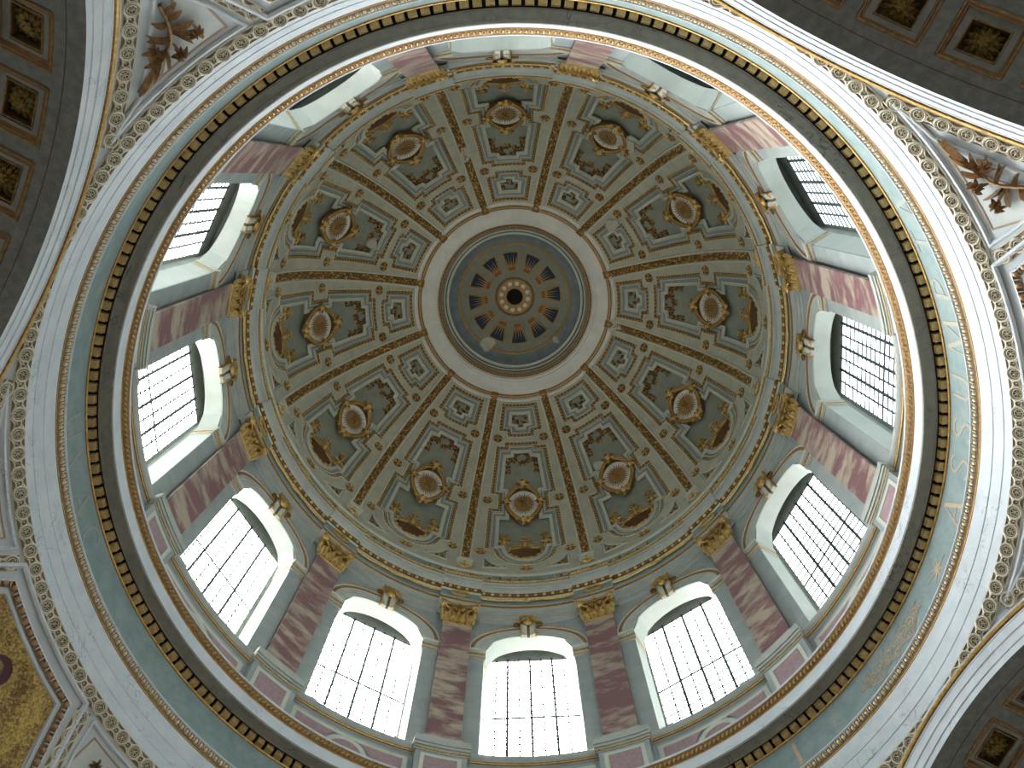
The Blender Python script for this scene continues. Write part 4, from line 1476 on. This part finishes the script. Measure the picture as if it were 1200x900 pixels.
spin(wreath(), 17.25, 61.5, PIL, lambda o, p: tag(o, "small gilded wreath on the frieze above the pilaster between %s" % between(p), 'wreath', 'wreaths on the drum frieze'))

# ================================================================== dome
ceil = empty('ceiling', (0, 0, 66))
tag(ceil, 'painted and gilded coffered dome above the drum', 'dome', kind='structure')
S_OUT = [(-1.41, 20.41), (1.41, 20.41), (1.75, 17.95), (1.07, 17.95), (1.02, 17.45), (-1.02, 17.45), (-1.07, 17.95), (-1.75, 17.95)]
S_IN = [(-.86, 19.75), (.86, 19.75), (1.02, 18.45), (.47, 18.42), (.43, 18.08), (-.43, 18.08), (-.47, 18.42), (-1.02, 18.45)]
arc = lambda rx, ry, y0, n, t0=0.0: [(rx * math.cos(t), y0 - ry * math.sin(t)) for t in np.linspace(t0, PI - t0, n)]
B_OUT = [(-1.30, 16.68), (1.30, 16.68), (1.31, 16.23), (2.03, 16.2), (2.58, 11.28), (1.92, 11.25), (1.98, 9.38), (2.76, 9.35), (3.01, 4.3), (2.35, 4.22)] + arc(2.25, 2.1, 4.18, 15, .12) + \
        [(-2.35, 4.22), (-3.01, 4.3), (-2.76, 9.35), (-1.98, 9.38), (-1.92, 11.25), (-2.58, 11.28), (-2.03, 16.2), (-1.31, 16.23)]
B_IN = [(-.82, 15.98), (.82, 15.98), (.90, 15.55), (1.53, 15.45), (1.90, 11.68), (1.45, 11.64), (1.43, 8.58), (2.2, 8.58), (2.34, 4.66), (1.80, 4.65)] + arc(1.75, 1.78, 4.52, 13, .12) + \
       [(-1.80, 4.65), (-2.34, 4.66), (-2.2, 8.58), (-1.43, 8.58), (-1.45, 11.64), (-1.90, 11.68), (-1.53, 15.45), (-.90, 15.55)]
TRI = [(3.20, 3.15), (2.78, 2.45), (2.3, 2.0), (1.35, 1.38), (3.24, 1.30)]
TRIL = [(-x, y) for x, y in TRI][::-1]
DORG = np.array((17.4, 0, 66.0))
DL = lambda x, y, h: DOME(x, y, h) - DORG
seg_proto = empty('dome_segment')
nu_, ys_ = 130, np.concatenate([[0.0], np.linspace(0.3, 21.35, 290)])
r_y = DOME.r(ys_)
U = np.linspace(-1, 1, nu_ + 1)
X = U[:, None] * R_(15.0) * r_y[None, :]; Y = np.tile(ys_, (nu_ + 1, 1))
so, si, bo, bi = (inside(X, Y, p) for p in (S_OUT, S_IN, B_OUT, B_IN))
ti = inside(X, Y, TRI) | inside(X, Y, TRIL)
H = np.where(so | bo, -.10, .0); H = np.where(si | bi, -.34, H); H = np.where(ti, -.12, H)
xc = (X[:-1, :-1] + X[1:, 1:]) / 2; yc = (Y[:-1, :-1] + Y[1:, 1:]) / 2
fo = inside(xc, yc, S_OUT) | inside(xc, yc, B_OUT); fi = inside(xc, yc, S_IN) | inside(xc, yc, B_IN)
ft = inside(xc, yc, TRI) | inside(xc, yc, TRIL)
fm = np.where(fo, 1, 0); fm = np.where(fi | ft, 2, fm)
m = MB(); m.grid(np.stack([X, Y, H], -1), ['dome_cream', 'dome_band', 'dome_recess'], fm=fm)
shell = m.build('coffered_panel', None, DL)


def dome_parts(parent):
    def coffer(o_, i_, name):
        a = MB()
        sweep(a, o_, [(-.17, -.01), (-.16, .05), (-.11, .06), (-.09, .0)], 'dome_pale', True, .5)          # fillet outside the cord
        sweep(a, o_, [(.08, -.10), (.09, -.02), (.13, -.02), (.14, -.10)], 'dome_pale', True, .5)
        sweep(a, o_, [(.27, -.10), (.28, -.04), (.33, -.04), (.34, -.10)], 'dome_pale', True, .5)
        sweep(a, i_, [(.24, -.11), (.23, -.02), (.16, -.02), (.15, -.06), (.08, -.06), (.07, .0), (-.02, .02), (-.04, -.10), (-.06, -.34)][::1], 'dome_pale', True, .5)
        f = a.build(name, parent, DL)
        a = MB()
        sweep(a, o_, bead(.27, .05, -.02, 3), 'gold_dark', True, .5)
        P = densify(o_ + [o_[0]], .03, False); Lc = np.concatenate([[0], np.cumsum(np.linalg.norm(np.diff(P, axis=0), axis=1))])
        for s in np.arange(0, Lc[-1], .32):
            blob(a, np.interp(s, Lc, P[:, 0]), np.interp(s, Lc, P[:, 1]), .02, .10, .10, .10, 'gold', nu=5)
        a.build('gilt_cord', f, DL)
    # winding: outward side is to the right of these clockwise paths
    rev = lambda p: p[::-1]
    coffer(rev(S_OUT), rev(S_IN), 'small_coffer_moulding')
    coffer(rev(B_OUT), rev(B_IN), 'large_coffer_moulding')
    for tr in (TRI, TRIL):
        a = MB()
        q = tr[::-1]
        sweep(a, q, [(-.12, -.01), (-.10, .06), (-.02, .06), (.03, -.10)], 'dome_pale', True, .5)
        a.build('corner_moulding', parent, DL)
        sg = 1 if tr is TRI else -1
        a = MB()
        for i in range(7):
            x = sg * (3.0 - .22 * i); y = 1.55 + .03 * i
            leaf(a, x, y, PI / 2 + sg * (.35 + .12 * i), .62 - .07 * i, .2, 'gold' if i % 2 else 'gold_dark', -.1, .12, .3 * sg, 3)
        blob(a, sg * 2.95, 1.9, -.1, .14, .2, .16, 'gold')
        a.build('corner_leaf', parent, DL)
    # garlands
    a = MB()
    for k, (x0, y0, n) in enumerate([(0, 14.85, 16), (.48, 15.15, 9), (-.48, 15.15, 9), (.38, 15.72, 6), (-.38, 15.72, 6), (1.22, 15.0, 9), (-1.22, 15.0, 9), (1.24, 14.45, 8), (-1.24, 14.45, 8), (1.22, 14.0, 4), (-1.22, 14.0, 4), (.85, 15.25, 6), (-.85, 15.25, 6)]):
        for i in range(n):
            blob(a, x0 + RG.uniform(-.2, .2), y0 + RG.uniform(-.2, .2), -.34, RG.uniform(.08, .14), RG.uniform(.08, .14), RG.uniform(.12, .26), ['gold_dark', 'garland_red', 'gold_red', 'gold'][i % 4], nu=5)
        for i in range(4): leaf(a, x0, y0, RG.uniform(0, 6.28), .3, .14, ['gold_dark', 'gold'][i % 2], -.34, .16, .5, 3)
    a.build('fruit_garland', parent, DL)
    a = MB()
    for (x0, y0, n) in [(0, 18.55, 10), (.3, 18.95, 8), (-.3, 18.95, 8), (.52, 19.35, 8), (-.52, 19.35, 8)]:
        for i in range(n):
            blob(a, x0 + RG.uniform(-.15, .15), y0 + RG.uniform(-.15, .15), -.34, RG.uniform(.06, .1), RG.uniform(.06, .1), RG.uniform(.12, .22), ['gold_dark', 'gold', 'gold_dark'][i % 3], nu=5)
        for i in range(3): leaf(a, x0, y0, RG.uniform(0, 6.28), .3, .14, 'gold_dark', -.34, .16, .5, 3)
    a.build('leaf_bouquet', parent, DL)
    # rosettes
    a = MB()
    for i in range(8):
        t = i * PI / 4
        leaf(a, .05 * math.cos(t), .05 * math.sin(t), t, .24, .17, 'gold_dark' if i % 2 else 'gold', .02, .12, .2, 3)
    tube(a, circ(0, 0, .26, .26, .03, 12), .04, 'gold_dark', 4, True)
    blob(a, 0, 0, .04, .1, .1, .16, 'gold')
    rm_ = a.build('rosette'); RMs = rm_.data; bpy.data.objects.remove(rm_)
    for x, y in [(1.98, 17.08), (-1.98, 17.08), (2.95, 10.37), (-2.95, 10.37), (3.42, 3.65), (-3.42, 3.65)]:
        inst('rosette', RMs, parent, frame_at(DL, x, y, .0, 0, 1.3))
    M = frame_at(DL, 0, 1.40, 0); M = M @ Matrix.Diagonal((1.7, 1.0, 1, 1))
    inst('rosette', RMs, parent, M)


shell.parent = seg_proto
dome_parts(shell)
for i, phi in enumerate(WIN):
    s = shell if i == 0 else copy_tree(shell)
    s.parent = ceil
    s.location = (17.4 * math.cos(R_(phi)), 17.4 * math.sin(R_(phi)), 0)
    s.rotation_euler = (0, 0, R_(phi))
bpy.data.objects.remove(seg_proto)


# ------------------------------------------------------------------ ribs
def rib():
    root = empty('dome_rib')
    a = MB()
    sweep(a, [(0, 1.6), (0, 21.25)][::-1], [(-.48, .0), (-.46, .12), (-.36, .13), (-.33, .06), (-.30, .05), (.30, .05), (.33, .06), (.36, .13), (.46, .12), (.48, .0)],
          ('dome_pale', 'dome_pale', 'dome_pale', 'dome_pale', 'gold_dark', 'dome_pale', 'dome_pale', 'dome_pale', 'dome_pale'), False, .35)
    a.build('rib_band', root, DL)
    a = MB()
    y = 1.9
    while y < 20.9:
        wv = .31 - .006 * y * .8
        for k in range(3):
            blob(a, RG.uniform(-wv, wv) * .85, y + RG.uniform(-.05, .05), .04, RG.uniform(.06, .12), RG.uniform(.06, .12), RG.uniform(.08, .18), ['gold', 'gold_dark', 'gold_bright' if RG.rand() < .45 else 'gold_dark'][k], nu=5)
        leaf(a, 0, y, PI / 2 + RG.choice([-1, 1]) * RG.uniform(.5, 1.1), .26, .13, 'gold_dark', .06, .1, .5, 2)
        y += .15
    o = a.build('gilt_foliage', root, DL); 
    a = MB()                                     # bracket at the foot
    box(a, -.62, .62, 1.35, 1.62, 0, .42, 'dome_pale', 2); box(a, -.52, .52, 1.15, 1.35, 0, .34, 'dome_pale', 2)
    box(a, -.45, .45, -.35, 1.15, -.1, .18, 'dome_pale', 2)
    br = a.build('foot_bracket', root, DL)
    a = MB()
    for i in range(7):
        t = PI * (.1 + .8 * i / 6)
        leaf(a, 0, .15, t, .75 if i in (2, 3, 4) else .6, .22, 'gold' if i % 2 else 'gold_bright', .2, .2, 0, 4)
    blob(a, 0, 1.0, .3, .14, .16, .2, 'gold_bright')
    for sg in (-1, 1): scroll(a, sg * .3, .2, .2, 1.3, 'gold', .06, .3, sg, 0)
    a.build('palmette', br, DL)
    a = MB()                                     # finial at the head
    for i in range(9):
        leaf(a, 0, 21.0, -PI * (i / 8.0), .36, .16, 'gold_dark' if i % 2 else 'gold', .08, .14, 0, 3)
    blob(a, 0, 21.0, .1, .2, .2, .2, 'gold'); box(a, -.3, .3, 21.1, 21.4, 0, .2, 'gold_dark')
    a.build('finial', root, DL)
    return root


spin(rib(), 17.4, 66.0, PIL, lambda o, p: tag(o, "gilded foliage rib of the dome rising between %s" % between(p), 'rib', 'gilded ribs of the dome'))


# ------------------------------------------------------------------ medallions
def medallion():
    root = empty('sunburst_medallion')
    y0 = 10.05
    org = DOME(np.array([0.0]), np.array([y0]), np.array([0.0]))[0]
    L = lambda x, y, h: DOME(x, y, h) - org
    a = MB()
    n = 36
    G = np.array([[(1.26 * t * math.cos(q), y0 + 1.52 * t * math.sin(q), .02 + .03 * t) for t in (.01, .5, 1)] for q in np.linspace(0, 2 * PI, n, endpoint=False)])
    a.grid(G, 'oculus_white', ci=True)
    a.build('disc', root, L)
    a = MB()                                       # sun: round core and pointed rays
    G = np.array([[(.70 * t * math.cos(q), y0 + .80 * t * math.sin(q), .16 - .05 * t) for t in (.01, .6, 1)] for q in np.linspace(0, 2 * PI, n, endpoint=False)])
    a.grid(G, 'sun_gold', ci=True)
    for i in range(30):
        q = 2 * PI * i / 30; r0 = .60
        l_ = 1.16 if i % 2 == 0 else 1.06
        d = .10
        P = [(r0 * math.cos(q - d * 1.5), y0 + 1.15 * r0 * math.sin(q - d * 1.5)), (l_ * math.cos(q), y0 + 1.18 * l_ * math.sin(q)), (r0 * math.cos(q + d * 1.5), y0 + 1.15 * r0 * math.sin(q + d * 1.5))]
        a.add([(P[0][0], P[0][1], .10), (P[1][0], P[1][1], .08), (P[2][0], P[2][1], .10), (r0 * math.cos(q), y0 + 1.15 * r0 * math.sin(q), .15)], [(0, 1, 3), (1, 2, 3)], 'sun_gold')
    sun = a.build('sunburst', root, L)
    a = MB()                                       # interlaced monogram lines on the sun
    for x in (-.22, 0, .22): tube(a, [(x, y0 - .4, .17), (x * .6, y0, .18), (x, y0 + .42, .17)], .03, 'gold_dark', 4)
    tube(a, [(-.3, y0 - .3, .17), (.3, y0 + .3, .17)], .03, 'gold_dark', 4)
    a.build('monogram', sun, L)
    a = MB()
    n = 40
    rx, rya, ryb = 1.38, 1.98, 2.05
    pth = []
    for i in range(n):
        q = 2 * PI * i / n
        sx, sy = math.cos(q), math.sin(q)
        k = 1 - .06 * math.sin(2 * q) ** 2
        pth.append((rx * sx * k, y0 + .1 + (rya if sy > 0 else ryb) * sy * k * .98))
    sweep(a, pth, [(-.19, -.10), (-.17, .18), (-.09, .26), (0, .15), (.09, .26), (.17, .18), (.19, -.10)], ('gold_dark', 'gold', 'old_gold', 'old_gold', 'gold', 'gold_dark'), True, .5)
    a.build('frame', root, L)

    def boss(x, y, s, big=False):
        a = MB()
        for i in range(9):
            q = 2 * PI * i / 9
            leaf(a, x + .1 * s * math.cos(q), y + .1 * s * math.sin(q), q, .32 * s, .2 * s, 'gold' if i % 2 else 'gold_dark', .12, .2, .5, 3)
        blob(a, x, y, .2, .17 * s, .19 * s, .3, 'gold_bright', nu=7, nv=3)
        if big:
            for sg in (-1, 1):
                scroll(a, x + sg * .5, y + .22, .24, 1.3, 'gold', .07, .22, sg, PI)
                leaf(a, x + sg * .2, y - .08, (0 if sg > 0 else PI) + sg * .5, .75, .28, 'gold', .12, .2, sg * .5, 4)
        a.build('frame_boss', root, L)
    boss(0, 12.25, 1.45); boss(1.42, 10.2, 1.15); boss(-1.42, 10.2, 1.15); boss(0, 7.95, 1.45, True)
    return root


o_ = DOME(np.array([0.0]), np.array([10.05]), np.array([0.0]))[0]
spin(medallion(), float(o_[0]), float(o_[2]), WIN, lambda o, p: tag(o, "gilded oval medallion with a sunburst in the %s dome segment" % hour(p), 'medallion', 'sunburst medallions of the dome'))


def cartouche():
    root = empty('crowned_cartouche')
    y0 = 4.2
    org = DOME(np.array([0.0]), np.array([y0]), np.array([-.3]))[0]
    L = lambda x, y, h: DOME(x, y, h - .30) - org
    a = MB()
    n = 26
    rim = [(1.26 * math.cos(q) * (1 + .03 * math.cos(9 * q)), y0 + .1 + 1.0 * math.sin(q) * (1 + .05 * math.cos(9 * q))) for q in np.linspace(0, 2 * PI, n, endpoint=False)]
    G = np.array([[(x * t, y0 + .1 + (y - y0 - .1) * t, .30 - .2 * t * t) for t in (.01, .4, .7, 1)] for x, y in rim])
    a.grid(G, 'shield_brown', ci=True); a.build('shield', root, L)
    a = MB(); tube(a, [(x, y, .12 + .04 * math.sin(i * 1.7)) for i, (x, y) in enumerate(rim) if y < y0 + .35], .10, 'gold', 5)
    for i, (x, y) in enumerate(rim):
        if y < y0 + .2 and i % 2 == 0: blob(a, x, y, .14, .15, .12, .14, 'gold_bright')
    a.build('scalloped_rim', root, L)
    for sg in (-1, 1):
        a = MB()                                   # wings over the shield
        for i in range(6):
            leaf(a, sg * .15, y0 + .55 + .05 * i, (0 if sg > 0 else PI) + sg * (-.02 + .17 * i), .95 - .1 * i, .17, 'gold' if i % 2 == 0 else 'gold_dark', .16, .1, -.25 * sg, 4)
        a.build('wing', root, L)
    a = MB()
    blob(a, 0, y0 + .75, .25, .17, .28, .25, 'gold_bright', nu=8, nv=3)
    for i in range(7): leaf(a, 0, y0 + 1.1, PI * (.12 + .76 * i / 6), .55, .17, 'gold_bright' if i % 2 else 'gold_dark', .2, .18, 0, 3)
    for i in range(5): blob(a, -.3 + .15 * i, y0 + 1.12, .25, .07, .07, .12, 'gold')
    tube(a, [(0, y0 + 1.3, .3), (0, y0 + 2.25, .25)], .05, 'gold', 5); tube(a, [(-.3, y0 + 1.95, .27), (.3, y0 + 1.95, .27)], .05, 'gold', 5)
    a.build('crown', root, L)
    for sg in (-1, 1):
        a = MB()
        for (x, y, R, f) in [(1.64, 5.45, .50, 1), (1.55, 6.45, .32, -1)]:
            scroll(a, sg * x, y, R, 1.5, 'gold' , .08, .1, f * sg, 0)
        for i in range(8):
            leaf(a, sg * 1.62, 5.6, i * .8, .62, .18, ['gold', 'gold_dark'][i % 2], .05, .14, .6, 3)
        blob(a, sg * 1.60, 5.45, .1, .17, .17, .2, 'gold_bright'); blob(a, sg * 1.60, 6.3, .1, .12, .16, .18, 'gold')
        for i in range(4): blob(a, sg * (1.2 + .24 * i), 4.85 + .04 * i, .1, .1, .07, .12, 'gold_bright')
        a.build('side_scroll', root, L)
    return root


o_ = DOME(np.array([0.0]), np.array([4.2]), np.array([-.3]))[0]
spin(cartouche(), float(o_[0]), float(o_[2]), WIN, lambda o, p: tag(o, "gilded crowned shield with wings and scrolls low in the %s dome segment" % hour(p), 'cartouche', 'crowned shields of the dome'))

# ------------------------------------------------------------------ oculus
oc = ring_obj('trim_14', [(8.70, 84.0), (8.62, 83.86), (8.42, 83.84), (8.36, 83.98), (8.30, 84.06)], 'oculus_white', 'white outer lip of the oculus ring', 84.0, 180, cat='moulding')
oc2 = ring_obj('trim_15', [(8.32, 84.02), (8.24, 83.96), (8.10, 84.00), (8.04, 84.12)], ['gold_dark', 'old_gold', 'gold_dark'], 'thin gold bead ring inside the oculus lip', 84.05, 180, cat='moulding')
oc3 = ring_obj('trim_16', [(8.06, 84.08), (8.02, 84.30), (7.6, 84.55), (7.15, 84.72), (6.98, 84.74), (6.96, 84.86), (6.80, 84.88), (6.76, 85.10), (6.68, 85.20)], 'oculus_white', 'broad chalky white ring of the oculus', 84.6, 180, cat='moulding')
oc4 = ring_obj('trim_17', [(6.68, 85.18), (6.62, 85.16), (6.56, 85.20), (6.48, 85.26), (6.42, 85.36), (6.26, 85.42), (6.22, 86.0)], ['gold_dark', 'gold_dark', 'old_gold', 'gold_dark', 'dark_soffit', 'dark_soffit'],
               'gold egg ring between the white ring and the blue cap', 85.4, 180, cat='moulding')
m = MB(); che = cyl_chart(6.5)
for i in range(130):
    m2 = polar(6.52, 360 * i / 130.0, 85.10)
    V = []
    blob(m, R_(360 * i / 130.) * 6.5, 85.13, .0, .09, .06, .09, 'old_gold', nu=5)
o = m.build('bead_row', oc4, che, (0, 0, 85.4)); o['kind'] = 'stuff'
oc5 = ring_obj('trim_18', [(6.22, 85.9), (6.10, 86.0), (6.06, 86.1), (5.98, 86.1), (5.95, 86.3), (5.80, 86.35), (5.74, 86.62)], ['dome_pale', 'deep_shade', 'oculus_blue', 'dome_pale', 'dome_pale', 'oculus_blue'], 'narrow pale lip round the blue lantern cap', 86.2, 180, cat='moulding')
cr_ = np.array([5.78, 5.4, 5.0, 4.7, 4.2, 3.6, 3.0, 2.42, 1.9, 1.77, 1.3, .8, .05]); cz_ = np.array([86.5, 87.25, 87.80, 87.95, 88.18, 88.45, 88.70, 88.9, 89.05, 89.08, 89.17, 89.24, 89.3])
m = MB(); lathe(m, list(zip(cr_, cz_)), ['oculus_blue', 'oculus_blue'] + ['cap_green'] * 7 + ['old_gold'] * 3, 180)
cap = m.build('ceiling_cap', None, None, (0, 0, 87.5), smooth=True); cap.location = (0, 0, 87.5)
tag(cap, 'shallow painted cap closing the oculus at the top of the dome', 'ceiling', kind='structure')
CAP = prof_chart(cr_, cz_)


def ycap(r): 
    ss = np.concatenate([[0], np.cumsum(np.hypot(np.diff(cr_), np.diff(cz_)))])
    return float(np.interp(-r, -cr_, ss))


def cap_pt(r, azd, h):
    z = np.interp(-r, -cr_, cz_) - h
    return (r * math.cos(R_(azd)), r * math.sin(R_(azd)), z)


def cap_ring(name, r0, r1, h, mt):
    m = MB(); n = 90
    rs = [r0, (r0 * 3 + r1) / 4, (r0 + 3 * r1) / 4, r1]; hs = [0, h, h, 0]
    G = np.array([[cap_pt(r, 360 * i / n, q) for r, q in zip(rs, hs)] for i in range(n)])
    m.grid(G, mt, ci=True)
    return m.build(name, cap, None, (0, 0, 87.5))


cap_ring('gilt_ring', 5.06, 4.84, .10, 'old_gold'); cap_ring('hub_ring', 1.80, 1.58, .10, 'gold_dark'); cap_ring('inner_hub_ring', .86, .72, .08, 'old_gold')
m = MB(); n = 40
G = np.array([[cap_pt(r, 360 * i / n, .05) for r in (.001, .4, .72)] for i in range(n)]); m.grid(G, 'deep_shade', ci=True); m.build('hub_opening', cap, None, (0, 0, 87.5))
for k in range(12):
    c = 30 * k - 3 + 0.0
    m = MB()
    # framed dark panel
    hw = lambda r: math.degrees(math.atan2(.33 + .24 * (r - 2.45), r))
    rs = np.linspace(2.45, 4.14, 6)
    G = np.array([[cap_pt(r, c + hw(r) * t, .02) for t in np.linspace(-1, 1, 5)] for r in rs]); m.grid(G, 'night_blue')
    p = m.build('painted_opening', cap, None, (0, 0, 87.5))
    m = MB()
    for sg in (-1, 1):
        G = np.array([[cap_pt(r, c + sg * (hw(r) + q), hq) for q, hq in ((-1.0, .02), (-.6, .06), (1.0, .06), (1.4, 0))] for r in rs]); m.grid(G, 'old_gold')
    for rr_ in (2.40, 4.17):
        G = np.array([[cap_pt(rr_ + q, c + (hw(rr_) + .8) * t, hq) for q, hq in ((-.06, .02), (-.05, .06), (.05, .06), (.06, .02))] for t in np.linspace(-1, 1, 5)]); m.grid(G, 'old_gold')
    m.build('opening_frame', p, None, (0, 0, 87.5))
    m = MB()
    G = np.array([[cap_pt(r, c + hw(r) * t * .95, .03) for t in np.linspace(-1, 1, 5)] for r in (2.45, 2.75, 3.0)]); m.grid(G, 'gold_red')
    for i in range(5):
        t = (i - 2) / 2.0 * .78
        a0 = c + hw(2.8) * (t - .16); a1 = c + hw(2.8) * (t + .16); tip = 3.95 if i in (1, 3) else 3.75
        m.add([cap_pt(2.75, a0, .05), cap_pt(2.75, a1, .05), cap_pt(tip, c + hw(tip) * t, .05)], [(0, 1, 2)], 'old_gold')
    m.build('gilt_rays', p, None, (0, 0, 87.5))
    m = MB()
    a0 = 30 * k + 12
    px, py = 1.22 * math.cos(R_(a0)), 1.22 * math.sin(R_(a0))
    z = 89.18 - .04
    V = [(px + .2 * math.cos(q), py + .2 * math.sin(q), z) for q in np.linspace(0, 2 * PI, 8, endpoint=False)]
    m.add(V, [tuple(range(8))], 'oculus_white'); m.build('hub_spot', cap, None, (0, 0, 87.5))


# ------------------------------------------------------------------ unseen outer shells standing as roofs, added to stop sky light leaking in
m = MB()
ro = [(19.30, 59.5), (19.30, 60.5), (18.9, 64.0)] + [(18.7 * math.cos(t), 66 + 22.0 * math.sin(t)) for t in np.linspace(.05, 1.15, 14)] + [(7.6, 90.0), (0.05, 91.5)]
lathe(m, ro, 'plain_wall', 90)
o = m.build('light_shield', None, None, (0, 0, 75)); o.location = (0, 0, 75)
tag(o, 'unseen outer shell added above the painted ceiling to block stray light', 'light_shield', kind='structure')
m = MB(); lathe(m, [(19.30, 43.3), (19.30, 37.5), (37.0, 34.5)], 'plain_wall', 90)
o = m.build('light_shield', None, None, (0, 0, 40)); o.location = (0, 0, 40)
tag(o, 'unseen lower shell added behind the corner walls and vaults to block stray light', 'light_shield', kind='structure')


# ------------------------------------------------------------------ places where plaster has fallen or been patched
def patch(phi, x0, y0, rx, ry, seed):
    rg = np.random.RandomState(seed)
    a = MB(); n = 14
    P = [(x0 + rx * (1 + rg.uniform(-.35, .35)) * math.cos(t), y0 + ry * (1 + rg.uniform(-.35, .35)) * math.sin(t)) for t in np.linspace(0, 2 * PI, n, endpoint=False)]
    G = np.array([[(x0 + (x - x0) * t, y0 + (y - y0) * t, hh) for t, hh in ((.02, .14), (.6, .16), (.95, .14), (1, -.1))] for x, y in P])
    a.grid(G, 'plaster_patch', ci=True)
    cc = rot_chart(DOME, phi)
    org = cc(np.array([x0]), np.array([y0]), np.array([0.0]))[0]
    o = a.build('plaster_patch', None, lambda x, y, h: cc(x, y, h) - org)
    o.location = org
    return o


patches = [(255, 0.0, 14.6, .5, .9, 1, 'pale plaster repair crossing the rib at the upper left of the dome'), (300, 1.3, 9.6, .95, 1.3, 2, "pale plaster repair beside the one o'clock medallion"),
           (330, -1.4, 18.2, .5, .8, 3, 'pale plaster repair on the small coffer at two o\'clock'), (15, 0.0, 20.6, .5, .7, 4, 'pale plaster repair at the head of a rib on the right'),
           (60, 1.0, 12.2, .5, .45, 5, "white plaster chip at the five o'clock medallion frame"), (210, -.5, 15.0, .4, .5, 6, "pale plaster repair on the ten o'clock coffer"),
           (180, -.45, 18.2, .3, .3, 7, "white plaster chip in the small nine o'clock coffer")]
for ph, x0, y0, rx, ry, sd, lb in patches:
    tag(patch(ph, x0, y0, rx, ry, sd), lb, 'patch', 'plaster repairs in the dome')
for (azd, r, w_, lb) in ((123, 4.75, .6, 'pale plaster repair over the gold ring of the oculus cap'), (47, 5.2, .28, 'small white plaster scar on the blue oculus cap')):
    m = MB(); rg = np.random.RandomState(int(azd))
    V = []
    cx, cy = r * math.cos(R_(azd)), r * math.sin(R_(azd))
    for i in range(12):
        q = 2 * PI * i / 12; ww = w_ * (1 + rg.uniform(-.3, .3))
        x, y = cx + ww * math.cos(q), cy + ww * math.sin(q)
        rr_ = math.hypot(x, y)
        V.append((x, y, float(np.interp(-rr_, -cr_, cz_)) - .13))
    V.append((cx, cy, float(np.interp(-r, -cr_, cz_)) - .16))
    m.add(V, [(i, (i + 1) % 12, 12) for i in range(12)], 'plaster_patch')
    V2 = [(v[0], v[1], v[2] + .2) for v in V[:12]]
    m.add(V[:12] + V2, [(i, (i + 1) % 12, 12 + (i + 1) % 12, 12 + i) for i in range(12)], 'plaster_patch')
    o = m.build('plaster_patch', None, None, (cx, cy, 87.5)); o.location = (cx, cy, 87.5)
    tag(o, lb, 'patch', 'plaster repairs in the dome')

for o in SC.objects:                       # runs of leaves and beads too small to pick apart
    if o.name.split('.')[0] in ('leaf_sprig', 'gilt_foliage', 'gilt_cord', 'fruit_garland', 'leaf_bouquet', 'egg_moulding'):
        o['kind'] = 'stuff'

# the whole scene was laid out from the camera's eye; lift it so the floor is at zero
for o in list(SC.objects):
    if o.parent is None:
        o.location.z += EYE
